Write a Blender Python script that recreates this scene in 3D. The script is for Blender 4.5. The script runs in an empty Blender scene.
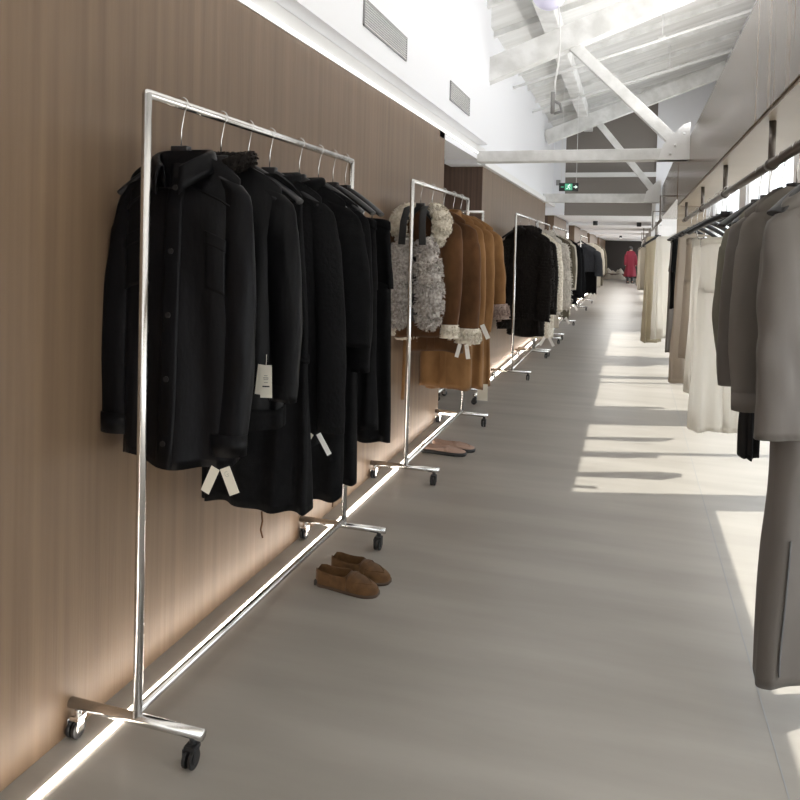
import bpy, bmesh, math, random
from mathutils import Vector, Matrix, noise
C = bpy.context.scene.collection
PI = math.pi
# ---------------------------------------------------------------- camera
yaw, pitch, roll, F = math.radians(17.4), math.radians(1.4), 0.024, 740.0
fw = Vector((-math.sin(yaw)*math.cos(pitch), math.cos(yaw)*math.cos(pitch), -math.sin(pitch)))
r0 = fw.cross(Vector((0, 0, 1))).normalized(); u0 = r0.cross(fw)
Rv = math.cos(roll)*r0 + math.sin(roll)*u0; Uv = -math.sin(roll)*r0 + math.cos(roll)*u0
cam = bpy.data.cameras.new('camera'); co = bpy.data.objects.new('camera', cam); C.objects.link(co)
M4 = Matrix.Identity(4)
for i in range(3):
    M4[i][0], M4[i][1], M4[i][2] = Rv[i], Uv[i], -fw[i]
M4[0][3], M4[1][3], M4[2][3] = 0, 0, 1.35
co.matrix_world = M4
cam.sensor_width = 36; cam.sensor_fit = 'HORIZONTAL'; cam.lens = F/800*36
cam.shift_y = -(400-266)/800.0
cam.clip_start = 0.02; cam.clip_end = 300
bpy.context.scene.camera = co
# ---------------------------------------------------------------- light
W = bpy.data.worlds.new('sky'); bpy.context.scene.world = W; W.use_nodes = True
bg = W.node_tree.nodes['Background']; bg.inputs[0].default_value = (0.93, 0.96, 1.0, 1); bg.inputs[1].default_value = 3.0
sl = bpy.data.lights.new('sun', 'SUN'); sl.energy = 7.0; sl.angle = math.radians(0.8); sl.color = (1.0, 0.96, 0.88)
so = bpy.data.objects.new('sun', sl); C.objects.link(so)
sd = Vector((-0.95, -0.31, -1.66)).normalized()
so.rotation_euler = sd.to_track_quat('-Z', 'Y').to_euler(); so.location = (6, 8, 8)
def area(name, loc, rot, sx, sy, e, col=(1, 1, 1)):
    l = bpy.data.lights.new(name, 'AREA'); l.shape = 'RECTANGLE'; l.size = sx; l.size_y = sy; l.energy = e; l.color = col
    o = bpy.data.objects.new(name, l); C.objects.link(o); o.location = loc; o.rotation_euler = rot; return o
area('added_roof_fill', (0.62, 4.5, 2.48), (PI, -0.25, 0), 0.2, 16, 170, (1, 0.97, 0.94))  # unseen fill added above the bulkhead to brighten the roof, no fitting there
area('added_far_aisle_fill', (-0.4, 26, 1.97), (0, 0, 0), 0.8, 18, 150, (1, 0.98, 0.94))  # fill added to lift the far aisle, apart from the modelled downlights
area('added_front_fill', (-0.3, -2.3, 1.9), (PI/2-0.1, 0, 0), 2.2, 2.4, 9, (1.0, 0.96, 0.92))  # unseen fill added behind the camera, inside the closed near wall
vs = bpy.context.scene.view_settings
vs.view_transform = 'Standard'; vs.look = 'None'; vs.gamma = 1; vs.use_curve_mapping = False; vs.exposure = 0.0
bpy.context.scene.cycles.max_bounces = 8
bpy.context.scene.cycles.sample_clamp_indirect = 6
# ---------------------------------------------------------------- materials
def mat(name, col, rough=0.8, metal=0.0, col2=None, scale=(8, 8, 8), bump=0.0, bscale=None, detail=4, emit=None, es=1, spec=0.5, ramp=(0.35, 0.65), sheen=0.0, coat=0.0):
    m = bpy.data.materials.new(name); m.use_nodes = True; nt = m.node_tree; b = nt.nodes['Principled BSDF']
    b.inputs['Base Color'].default_value = (*col, 1); b.inputs['Roughness'].default_value = rough; b.inputs['Metallic'].default_value = metal
    b.inputs['Specular IOR Level'].default_value = spec
    if sheen: b.inputs['Sheen Weight'].default_value = sheen
    if coat: b.inputs['Coat Weight'].default_value = coat; b.inputs['Coat Roughness'].default_value = 0.25
    tc = nt.nodes.new('ShaderNodeTexCoord')
    def nz(sc, det):
        mp = nt.nodes.new('ShaderNodeMapping'); mp.inputs['Scale'].default_value = sc
        n = nt.nodes.new('ShaderNodeTexNoise'); n.inputs['Scale'].default_value = 1; n.inputs['Detail'].default_value = det
        nt.links.new(tc.outputs['Object'], mp.inputs[0]); nt.links.new(mp.outputs[0], n.inputs[0]); return n
    if col2 is not None:
        n = nz(scale, detail); r = nt.nodes.new('ShaderNodeValToRGB')
        r.color_ramp.elements[0].position = ramp[0]; r.color_ramp.elements[1].position = ramp[1]
        r.color_ramp.elements[0].color = (*col, 1); r.color_ramp.elements[1].color = (*col2, 1)
        nt.links.new(n.outputs[0], r.inputs[0]); nt.links.new(r.outputs[0], b.inputs['Base Color'])
    if bump:
        n = nz(bscale or scale, 4); bp = nt.nodes.new('ShaderNodeBump'); bp.inputs['Strength'].default_value = bump; bp.inputs['Distance'].default_value = 0.01
        nt.links.new(n.outputs[0], bp.inputs['Height']); nt.links.new(bp.outputs[0], b.inputs['Normal'])
    if emit: b.inputs['Emission Color'].default_value = (*emit, 1); b.inputs['Emission Strength'].default_value = es
    return m
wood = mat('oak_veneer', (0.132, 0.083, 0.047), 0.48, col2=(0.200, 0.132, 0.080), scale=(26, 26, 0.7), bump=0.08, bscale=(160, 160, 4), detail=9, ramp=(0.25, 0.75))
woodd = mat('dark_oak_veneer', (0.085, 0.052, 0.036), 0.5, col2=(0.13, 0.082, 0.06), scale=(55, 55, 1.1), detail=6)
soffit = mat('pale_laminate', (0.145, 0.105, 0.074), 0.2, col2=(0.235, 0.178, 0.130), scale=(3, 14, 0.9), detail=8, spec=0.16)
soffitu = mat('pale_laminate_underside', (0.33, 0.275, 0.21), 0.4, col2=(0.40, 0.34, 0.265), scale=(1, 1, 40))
floorm = mat('microcement', (0.285, 0.262, 0.232), 0.38, col2=(0.345, 0.320, 0.285), scale=(0.9, 5, 5), bump=0.02, bscale=(12, 50, 50), detail=5)
white = mat('white_plaster', (0.86, 0.87, 0.90), 0.8)
roofm = mat('whitewashed_boards', (0.66, 0.66, 0.64), 0.8, col2=(0.78, 0.78, 0.77), scale=(0.6, 7, 2), bump=0.1, bscale=(2, 10, 10))
beamm = mat('whitewashed_timber', (0.66, 0.66, 0.64), 0.8, col2=(0.84, 0.84, 0.83), scale=(6, 6, 6), bump=0.35, bscale=(25, 25, 25))
steelw = mat('white_paint', (0.82, 0.82, 0.81), 0.6, bump=0.05, bscale=(30, 30, 30))
taupe = mat('taupe_paint', (0.235, 0.21, 0.19), 0.8, bump=0.03, bscale=(20, 20, 20))
grey = mat('grey_metal', (0.30, 0.30, 0.30), 0.5, bump=0.02)
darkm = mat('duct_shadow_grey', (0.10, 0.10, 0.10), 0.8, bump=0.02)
chrome = mat('brushed_steel', (0.74, 0.73, 0.71), 0.24, 1.0, bump=0.02, bscale=(200, 200, 10))
chrome2 = mat('polished_steel', (0.85, 0.85, 0.85), 0.08, 1.0, bump=0.005)
bronze = mat('dark_bronze_steel', (0.16, 0.14, 0.125), 0.35, 0.8, bump=0.02)
rubber = mat('black_rubber', (0.012, 0.012, 0.013), 0.45, bump=0.03, bscale=(80, 80, 80))
hangm = mat('black_lacquered_wood', (0.006, 0.006, 0.008), 0.4, bump=0.03, bscale=(60, 60, 60))
led = mat('led_diffuser', (1, 1, 1), 0.5, emit=(1.0, 0.90, 0.80), es=27)
leather = mat('black_leather', (0.0025, 0.0025, 0.003), 0.38, col2=(0.004, 0.004, 0.005), scale=(6, 6, 3), bump=0.5, bscale=(16, 16, 6), spec=0.11)
wool = mat('black_wool', (0.0035, 0.0035, 0.004), 0.85, col2=(0.006, 0.006, 0.0065), scale=(40, 40, 40), bump=0.2, bscale=(200, 200, 200), spec=0.1)
satin = mat('black_satin', (0.003, 0.003, 0.0035), 0.45, bump=0.5, bscale=(14, 14, 4), spec=0.13)
knitb = mat('charcoal_knit', (0.006, 0.006, 0.0065), 0.9, bump=0.4, bscale=(90, 90, 60), spec=0.12)
blkfur = mat('brown_black_fur', (0.007, 0.0055, 0.005), 0.8, col2=(0.016, 0.013, 0.011), scale=(60, 60, 15), bump=0.5, bscale=(90, 90, 30), spec=0.12)
suede = mat('caramel_suede', (0.165, 0.082, 0.030), 0.95, col2=(0.25, 0.132, 0.054), scale=(9, 9, 5), bump=0.1, bscale=(120, 120, 120), spec=0.15, sheen=0.1)
suede2 = mat('chestnut_suede', (0.055, 0.024, 0.010), 0.95, col2=(0.115, 0.054, 0.022), scale=(9, 9, 5), bump=0.1, bscale=(120, 120, 120), spec=0.15, sheen=0.1)
shoem = mat('tan_suede', (0.085, 0.043, 0.017), 0.95, col2=(0.130, 0.068, 0.028), scale=(30, 30, 30), bump=0.15, bscale=(220, 220, 220), spec=0.15, sheen=0.1)
greyfur = mat('grey_curly_fleece', (0.30, 0.27, 0.245), 0.95, col2=(0.62, 0.58, 0.54), scale=(55, 55, 55), bump=0.5, bscale=(70, 70, 70), spec=0.1)
creamfur = mat('cream_curly_fleece', (0.58, 0.51, 0.40), 0.95, col2=(0.82, 0.77, 0.67), scale=(55, 55, 55), bump=0.5, bscale=(70, 70, 70), spec=0.1)
pinkfur = mat('taupe_fleece', (0.25, 0.18, 0.15), 0.95, col2=(0.42, 0.33, 0.29), scale=(60, 60, 60), bump=0.5, bscale=(70, 70, 70), spec=0.1)
shaggy = mat('ivory_shaggy_fur', (0.48, 0.44, 0.39), 0.9, col2=(0.74, 0.70, 0.64), scale=(60, 60, 20), bump=0.5, bscale=(70, 70, 30), spec=0.1)
strapm = mat('black_strap', (0.014, 0.014, 0.015), 0.7, bump=0.1, bscale=(90, 90, 90))
olive = mat('olive_brown_wool', (0.075, 0.062, 0.038), 0.9, col2=(0.10, 0.084, 0.055), scale=(30, 30, 30), bump=0.1, bscale=(90, 90, 90))
cream = mat('cream_cotton', (0.55, 0.50, 0.42), 0.85, col2=(0.66, 0.61, 0.53), scale=(5, 5, 2), bump=0.15, bscale=(30, 30, 8))
navy = mat('charcoal_navy_wool', (0.016, 0.018, 0.023), 0.85, col2=(0.024, 0.026, 0.032), scale=(30, 30, 30), bump=0.2, bscale=(60, 60, 60))
taupec = mat('taupe_silk_cotton', (0.128, 0.113, 0.100), 0.6, col2=(0.155, 0.138, 0.124), scale=(4, 4, 1.5), bump=0.25, bscale=(9, 9, 3), spec=0.35, sheen=0.1)
taupec2 = mat('grey_taupe_cotton', (0.185, 0.165, 0.145), 0.75, col2=(0.225, 0.20, 0.18), scale=(4, 4, 1.5), bump=0.3, bscale=(12, 12, 4), spec=0.3)
olivec = mat('sage_grey_cotton', (0.190, 0.178, 0.140), 0.75, col2=(0.22, 0.208, 0.165), scale=(4, 4, 1.5), bump=0.25, bscale=(12, 12, 4))
whitec = mat('ivory_linen', (0.66, 0.63, 0.57), 0.8, col2=(0.76, 0.73, 0.68), scale=(5, 5, 2), bump=0.2, bscale=(25, 25, 6))
beigec = mat('beige_crepe', (0.42, 0.36, 0.29), 0.8, col2=(0.50, 0.44, 0.37), scale=(5, 5, 2), bump=0.15, bscale=(25, 25, 6))
yelloc = mat('butter_satin', (0.55, 0.49, 0.37), 0.6, col2=(0.64, 0.58, 0.46), scale=(5, 5, 2), bump=0.15, bscale=(25, 25, 6))
redc = mat('dark_red_wool', (0.15, 0.007, 0.020), 0.85, bump=0.2, bscale=(40, 40, 20))
paper = mat('ivory_card', (0.68, 0.64, 0.54), 0.7, bump=0.03, bscale=(60, 60, 60))
whitep = mat('white_card', (0.80, 0.78, 0.74), 0.7, bump=0.03)
ink = mat('printed_ink', (0.03, 0.03, 0.03), 0.7, bump=0.01)
greyink = mat('grey_ink', (0.35, 0.33, 0.29), 0.7, bump=0.01)
skinm = mat('skin', (0.45, 0.27, 0.20), 0.6, bump=0.03)
hairm = mat('dark_hair', (0.015, 0.011, 0.010), 0.6, bump=0.3, bscale=(40, 40, 8))
mirror = mat('mirror_glass', (0.55, 0.57, 0.58), 0.04, 1.0, bump=0.001)
green = mat('exit_green', (0.05, 0.35, 0.18), 0.5, emit=(0.16, 0.55, 0.38), es=0.45, bump=0.01)
exitw = mat('exit_white', (0.8, 0.9, 0.85), 0.5, emit=(0.75, 1.0, 0.88), es=0.9, bump=0.01)
lampm = mat('downlight_lens', (1, 1, 1), 0.5, emit=(1, 0.96, 0.88), es=6, bump=0.01)
globem = mat('lilac_white_glass', (0.66, 0.65, 0.80), 0.3, bump=0.01, emit=(0.75, 0.72, 0.95), es=0.25)
soled = mat('dark_brown_leather_sole', (0.05, 0.026, 0.012), 0.6, bump=0.03)
corkm = mat('pale_insole', (0.40, 0.27, 0.21), 0.8, bump=0.05)
def clearglass():
    m = bpy.data.materials.new('window_glass'); m.use_nodes = True; nt = m.node_tree; nt.nodes.clear()
    o = nt.nodes.new('ShaderNodeOutputMaterial'); x = nt.nodes.new('ShaderNodeMixShader'); t = nt.nodes.new('ShaderNodeBsdfTransparent'); g = nt.nodes.new('ShaderNodeBsdfGlossy')
    g.inputs['Roughness'].default_value = 0.02; x.inputs[0].default_value = 0.05
    t.inputs[0].default_value = (0.97, 0.98, 0.98, 1)
    nt.links.new(t.outputs[0], x.inputs[1]); nt.links.new(g.outputs[0], x.inputs[2]); nt.links.new(x.outputs[0], o.inputs[0]); return m
glass = clearglass()
def blindmat():
    m = bpy.data.materials.new('sheer_blind_fabric'); m.use_nodes = True; nt = m.node_tree; nt.nodes.clear()
    o = nt.nodes.new('ShaderNodeOutputMaterial'); x = nt.nodes.new('ShaderNodeMixShader'); t = nt.nodes.new('ShaderNodeBsdfTranslucent'); g = nt.nodes.new('ShaderNodeBsdfDiffuse')
    t.inputs[0].default_value = (0.9, 0.88, 0.84, 1); g.inputs[0].default_value = (0.8, 0.79, 0.77, 1); x.inputs[0].default_value = 0.15
    nt.links.new(t.outputs[0], x.inputs[1]); nt.links.new(g.outputs[0], x.inputs[2]); nt.links.new(x.outputs[0], o.inputs[0]); return m
blindm = blindmat()
def sheer(m, fac, col):
    nt = m.node_tree; b = nt.nodes['Principled BSDF']; out = [n for n in nt.nodes if n.type == 'OUTPUT_MATERIAL'][0]
    t = nt.nodes.new('ShaderNodeBsdfTranslucent'); x = nt.nodes.new('ShaderNodeMixShader'); x.inputs[0].default_value = fac; t.inputs[0].default_value = (*col, 1)
    nt.links.new(b.outputs[0], x.inputs[1]); nt.links.new(t.outputs[0], x.inputs[2]); nt.links.new(x.outputs[0], out.inputs[0])
sheer(whitec, 0.68, (0.95, 0.93, 0.89)); sheer(cream, 0.4, (0.75, 0.70, 0.60)); sheer(yelloc, 0.45, (0.74, 0.68, 0.55)); sheer(beigec, 0.35, (0.62, 0.54, 0.45)); sheer(olivec, 0.3, (0.32, 0.30, 0.24)); sheer(taupec, 0.2, (0.24, 0.21, 0.19)); sheer(taupec2, 0.3, (0.32, 0.29, 0.26))
# ---------------------------------------------------------------- mesh helpers
def V(*a): return Vector(a)
def obj(name, bm, m, parent=None, smooth=True, bev=0):
    me = bpy.data.meshes.new(name); bmesh.ops.recalc_face_normals(bm, faces=bm.faces); bm.to_mesh(me); bm.free(); me.materials.append(m)
    if smooth:
        for p in me.polygons: p.use_smooth = True
    o = bpy.data.objects.new(name, me); C.objects.link(o)
    if parent: o.parent = parent
    if bev:
        b = o.modifiers.new('bevel', 'BEVEL'); b.width = bev; b.segments = 2; b.limit_method = 'ANGLE'
    return o
def tag(o, label, cat=None, group=None, kind=None):
    if label: o['label'] = label
    if cat: o['category'] = cat
    if group: o['group'] = group
    if kind: o['kind'] = kind
    return o
def thing(name, label, cat, loc=(0, 0, 0), rz=0, group=None, kind=None):
    o = bpy.data.objects.new(name, None); C.objects.link(o); o.location = loc; o.rotation_euler = (0, 0, rz); o.empty_display_size = 0.1
    return tag(o, label, cat, group, kind)
def box(bm, x0, x1, y0, y1, z0, z1):
    vs_ = [bm.verts.new((x, y, z)) for z in (z0, z1) for y in (y0, y1) for x in (x0, x1)]
    for f in ((0, 2, 3, 1), (4, 5, 7, 6), (0, 1, 5, 4), (2, 6, 7, 3), (0, 4, 6, 2), (1, 3, 7, 5)): bm.faces.new([vs_[i] for i in f])
def bx(*a):
    bm = bmesh.new(); box(bm, *a); return bm
def bar(bm, p, q, w, h, up=(0, 0, 1)):
    p, q = Vector(p), Vector(q); d = (q-p).normalized(); s = d.cross(Vector(up)).normalized(); u = s.cross(d)
    vs_ = [bm.verts.new(c + s*a*w/2 + u*b*h/2) for c in (p, q) for a, b in ((-1, -1), (1, -1), (1, 1), (-1, 1))]
    for f in ((0, 1, 2, 3), (7, 6, 5, 4), (0, 4, 5, 1), (1, 5, 6, 2), (2, 6, 7, 3), (3, 7, 4, 0)): bm.faces.new([vs_[i] for i in f])
def tube(bm, pts, r, n=12, ry=None, side=None, caps=True, fn=None):
    """sweep; r / ry scalar or list; side fixes the x axis of the section"""
    pts = [Vector(p) for p in pts]; k = len(pts)
    rl = r if isinstance(r, (list, tuple)) else [r]*k
    yl = rl if ry is None else (ry if isinstance(ry, (list, tuple)) else [ry]*k)
    rings = []; prev = None
    for i, p in enumerate(pts):
        d = (pts[min(i+1, k-1)]-pts[max(i-1, 0)]).normalized()
        if side is not None: a = Vector(side)
        elif prev is not None: a = prev
        else: a = Vector((1, 0, 0)) if abs(d.x) < 0.9 else Vector((0, 1, 0))
        a = (a - d*a.dot(d)).normalized(); prev = a; b = d.cross(a)
        ring = []
        for j in range(n):
            t = 2*PI*j/n; f = fn(i/(k-1), t) if fn else 1
            ring.append(bm.verts.new(p + a*math.cos(t)*rl[i]*f + b*math.sin(t)*yl[i]*f))
        rings.append(ring)
    for i in range(k-1):
        for j in range(n): bm.faces.new((rings[i][j], rings[i][(j+1) % n], rings[i+1][(j+1) % n], rings[i+1][j]))
    if caps: bm.faces.new(rings[0][::-1]); bm.faces.new(rings[-1])
    return rings
def sphere(bm, c, rx, ry=None, rz=None, u=20, v=12):
    ry = ry or rx; rz = rz or rx
    bmesh.ops.create_uvsphere(bm, u_segments=u, v_segments=v, radius=1, matrix=Matrix.Translation(c) @ Matrix.Diagonal((rx, ry, rz, 1)))
def fuzz(bm, n, ln, w, seed, down=0.5, curl=0.6, thick=True):
    """tufts grown from the faces already in bm"""
    rnd = random.Random(seed); fs = [f for f in bm.faces if f.calc_area() > 1e-7]
    bm.normal_update(); ar = [f.calc_area() for f in fs]; pick = rnd.choices(range(len(fs)), ar, k=n); data = []
    for i in pick:
        f = fs[i]; a = [rnd.random() for _ in f.verts]; s = sum(a); p = Vector()
        for q, v_ in zip(a, f.verts): p += v_.co*(q/s)
        data.append((p, f.normal.copy()))
    cen = sum((p for p, _ in data), Vector())/len(data)
    for p, nn in data:
        if nn.dot(p - Vector((cen.x, cen.y, p.z))) < 0: nn = -nn
        l = ln*rnd.uniform(0.6, 1.2); s = nn.cross(Vector((rnd.uniform(-1, 1), rnd.uniform(-1, 1), rnd.uniform(-1, 1)))).normalized()
        c = s.cross(nn)*rnd.uniform(-curl, curl) + Vector((0, 0, -down))
        q1 = p + nn*l*0.55 + c*l*0.25; q2 = q1 + (nn*0.25 + c*1.0)*l*0.5
        v0, v1, v2, v3, v4 = (bm.verts.new(x) for x in (p - s*w/2 - nn*0.004, p + s*w/2 - nn*0.004, q1 + s*w*0.5, q1 - s*w*0.5, q2))
        bm.faces.new((v0, v1, v2, v3)); bm.faces.new((v3, v2, v4))
# ---------------------------------------------------------------- garments (local: x across the shoulders, -y front, z up from floor)
def sgp(v_, p): return math.copysign(abs(v_)**p, v_)
class Cloth:
    def __init__(s, w0, w1, zt, zh, slope=0.22, d0=0.016, d1=0.05, d2=0.07, amp=0.012, seed=0, wm=None, hem=0.01, ns=(3, 5, 8), neck=0.07, shift=0.0):
        s.__dict__.update(locals()); rnd = random.Random(seed); s.ph = [rnd.uniform(0, 6.28) for _ in range(8)]; s.wm = wm or (w0+w1)/2
        s.am = [rnd.uniform(0.6, 1.0), rnd.uniform(0.5, 0.9), rnd.uniform(0.2, 0.6)]
    def P(s, th, t, off=0.0):
        c, sn = math.cos(th), math.sin(th)
        sm = lambda a, b, x: (lambda q: q*q*(3-2*q))(max(0, min(1, (x-a)/(b-a))))
        w = (s.w0 + (s.wm-s.w0)*sm(0, 0.45, t)) if t < 0.45 else s.wm + (s.w1-s.wm)*sm(0.45, 1, t)
        d = s.d0 + (s.d1-s.d0)*sm(0, 0.22, t) + (s.d2-s.d1)*sm(0.3, 1, t)
        fold = sum(a*math.sin(n*th + p + 1.3*math.sin(t*2.2+p)) for a, n, p in zip(s.am, s.ns, s.ph))
        A = s.amp*(0.12 + 0.88*sm(0.1, 0.95, t))
        x = w*sgp(c, 0.85); y = d*sgp(sn, 0.8)
        ax = min(1, abs(x)/max(s.w0, 0.01))
        zt = s.zt - s.slope*max(0, abs(x)-s.neck) - 0.02*ax**6
        zh = s.zh + s.hem*math.sin(2*th+s.ph[5]) + s.hem*0.5*math.sin(5*th+s.ph[6])
        z = zt + (zh-zt)*t
        q = V(c*(A*0.4), sn, 0)
        nv = noise.noise(V(x*7+s.seed, y*9, z*4))*0.010*sm(0, 0.3, t)
        x += c*(A*fold*0.35 + off) ; y += (sn*abs(fold)*0 + (1 if sn >= 0 else -1)*min(1, abs(sn)*2.5))*(A*fold + nv + off)
        x += s.shift*t
        return V(x, y, z)
    def mesh(s, nu=72, nv=34, bm=None):
        bm = bm or bmesh.new(); R = []
        for i in range(nv+1):
            t = i/nv; R.append([bm.verts.new(s.P(2*PI*j/nu, t)) for j in range(nu)])
        for t, o in ((0.985, -0.008), (0.90, -0.010)): R.append([bm.verts.new(s.P(2*PI*j/nu, t, o)) for j in range(nu)])
        for i in range(len(R)-1):
            for j in range(nu): bm.faces.new((R[i][j], R[i][(j+1) % nu], R[i+1][(j+1) % nu], R[i+1][j]))
        bm.faces.new(R[0][::-1]); bm.faces.new(R[-1]); return bm
    def patch(s, th0, th1, t0, t1, off=0.004, th=0.004, nu=6, nv=14, bm=None):
        """raised strip following the cloth (placket, pocket flap, belt)"""
        bm = bm or bmesh.new(); G = []
        for k, o in enumerate((off-0.012, off+th)):
            G.append([[bm.verts.new(s.P(th0+(th1-th0)*j/nu, t0+(t1-t0)*i/nv, o)) for j in range(nu+1)] for i in range(nv+1)])
        for k in (0, 1):
            for i in range(nv):
                for j in range(nu): bm.faces.new((G[k][i][j], G[k][i][j+1], G[k][i+1][j+1], G[k][i+1][j]))
        for i in range(nv):
            for j in (0, nu): bm.faces.new((G[0][i][j], G[0][i+1][j], G[1][i+1][j], G[1][i][j]))
        for j in range(nu):
            for i in (0, nv): bm.faces.new((G[0][i][j], G[0][i][j+1], G[1][i][j+1], G[1][i][j]))
        return bm
def sleeve_bm(x0, z0, x1, z1, r0, r1, seed, y0=0.0, y1=-0.01, ra=0.62, cuff=0.0, wr=0.06, bow=0.02, wide=None):
    """from shoulder point (x0,z0) to cuff (x1,z1)"""
    bm = bmesh.new(); n = 26; pts = []; rr = []; ry = []; sg = 1 if x0 > 0 else -1
    pts.append((x0-sg*r0*0.9, y0, z0+0.012)); rr.append(r0*0.35); ry.append(0.012)
    pts.append((x0-sg*r0*0.35, y0, z0-0.002)); rr.append(r0*0.75); ry.append(0.022)
    for i in range(n+1):
        t = i/n; x = x0+(x1-x0)*t + sg*bow*math.sin(PI*t); z = z0-0.03+(z1-z0+0.03)*t
        r = r0+(r1-r0)*t
        if wide: r = r0+(wide-r0)*math.sin(PI*min(1, t*1.15))*0.6 + (r1-r0)*t
        pts.append((x - sg*(0.0 if t > .1 else 0.0), y0+(y1-y0)*t + 0.006*math.sin(5*t+seed), z)); rr.append(r*(0.9 if i == 0 else 1)); ry.append(max(0.018, r*ra*min(1, 0.5+t*3)))
    pts.append((x1, y1, z1+0.012)); rr.append(r1*0.82); ry.append(r1*ra*0.8)
    pts.append((x1, y1, z1+0.05)); rr.append(r1*0.8); ry.append(r1*ra*0.75)
    k = len(pts)
    def fn(t, a): return 1 + wr*math.sin(3*a+seed+2*t) + wr*1.0*noise.noise(V(math.cos(a)*1.6+seed, math.sin(a)*1.6, t*7))*1.6*min(1, t*4)
    # fold back at the end must not flip the frames: build rings by hand
    rings = []
    for i, p in enumerate(pts):
        ring = []
        for j in range(28):
            a = 2*PI*j/28; f = fn(i/(k-1), a); tl = 0.35 if i < 2 else 0
            ring.append(bm.verts.new((p[0]+math.cos(a)*rr[i]*f, p[1]+math.sin(a)*ry[i]*f, p[2]-sg*math.cos(a)*rr[i]*f*(0.25 if 1 < i < 6 else 0.30 if i < 2 else 0.04))))
        rings.append(ring)
    for i in range(k-1):
        for j in range(28): bm.faces.new((rings[i][j], rings[i][(j+1) % 28], rings[i+1][(j+1) % 28], rings[i+1][j]))
    bm.faces.new(rings[0][::-1]); bm.faces.new(rings[-1]); return bm
def collar_bm(z, a=0.075, b=0.045, h=0.045, fall=0.07, spread=0.05, gap=0.35, drop=0.06, point=0.05, thick=0.004, cx=0.0):
    """fold-over shirt collar round the neck, open at the front"""
    bm = bmesh.new(); n = 32; L = []
    for side_ in (0, 1):
        rows = []
        for i in range(n+1):
            u = -1+2*i/n; th = PI/2 + u*(PI-gap); fr = abs(u)**3
            c, s_ = math.cos(th), math.sin(th); dz = -drop*abs(u)**2.5
            o = thick*side_
            prof = [(0.0+o, -0.015), (0.002+o, h*0.55), (0.006+o, h), (0.014+o*1.5, h*1.06), (0.022+o*2, h*0.9), (0.026+spread*0.6+o*2, h*0.4-fall*0.3), (0.026+spread+o*2, h*0.9-fall-point*fr)]
            rows.append([bm.verts.new((cx+c*(a+q), s_*(b+q*0.75)-(0.02*fr), z+dz+zz)) for q, zz in prof])
        L.append(rows)
    m = len(L[0][0])
    for rows in L:
        for i in range(n):
            for j in range(m-1): bm.faces.new((rows[i][j], rows[i+1][j], rows[i+1][j+1], rows[i][j+1]))
    for i in range(n):
        for j in (0, m-1): bm.faces.new((L[0][i][j], L[0][i+1][j], L[1][i+1][j], L[1][i][j]))
    for j in range(m-1):
        for i in (0, n): bm.faces.new((L[0][i][j], L[0][i][j+1], L[1][i][j+1], L[1][i][j]))
    return bm
def stand_bm(z, a=0.075, b=0.05, h=0.06, r=0.02, n=30, drop=0.03, gap=0.3):
    bm = bmesh.new(); pts = []
    for i in range(n+1):
        u = -1+2*i/n; th = PI/2+u*(PI-gap); pts.append((math.cos(th)*a, math.sin(th)*b, z+h/2-drop*abs(u)**3))
    tube(bm, pts, r, 12, ry=h/2, side=None); return bm
def swing_tag(parent, x, z, y, w=0.035, h=0.085, ang=0.0, m=None, marks=True, string=0.03, name='swing_tag', yaw=0):
    m = m or paper
    bm = bmesh.new(); box(bm, -w/2, w/2, -0.0007, 0.0007, -h, 0); R = Matrix.Translation((x, y, z)) @ Matrix.Rotation(yaw, 4, 'Z') @ Matrix.Rotation(ang, 4, 'Y'); bm.transform(R)
    t = obj(name, bm, m, parent, smooth=False)
    if string:
        s = bmesh.new(); tube(s, [(0, 0, -0.006), (0.002, 0, string*0.5), (0, 0.006, string)], 0.0008, 6); s.transform(R); obj('tag_string', s, m, t)
    if marks == 'print':
        s = bmesh.new()
        for k, (zz, ww, hh) in enumerate([(0.030, 0.010, 0.0015), (0.036, 0.016, 0.002), (0.041, 0.014, 0.0012), (0.050, 0.012, 0.0012), (0.060, 0.022, 0.004)]): box(s, -ww/2, ww/2, -0.0012, -0.0006, -zz-hh, -zz)
        s.transform(R); obj('printed_text', s, ink, t, smooth=False)
    elif marks:
        s = bmesh.new(); tube(s, [(0.006*math.cos(a*0.5), -0.0011, -0.018-0.007*math.sin(a*0.5)) for a in range(1, 12)], 0.0007, 6); box(s, 0, 0.006, -0.0014, -0.0006, -0.0195, -0.018)
        s.transform(R); obj('printed_mark', s, greyink, t, smooth=False)
    return t
RAILZ = 1.735
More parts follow.
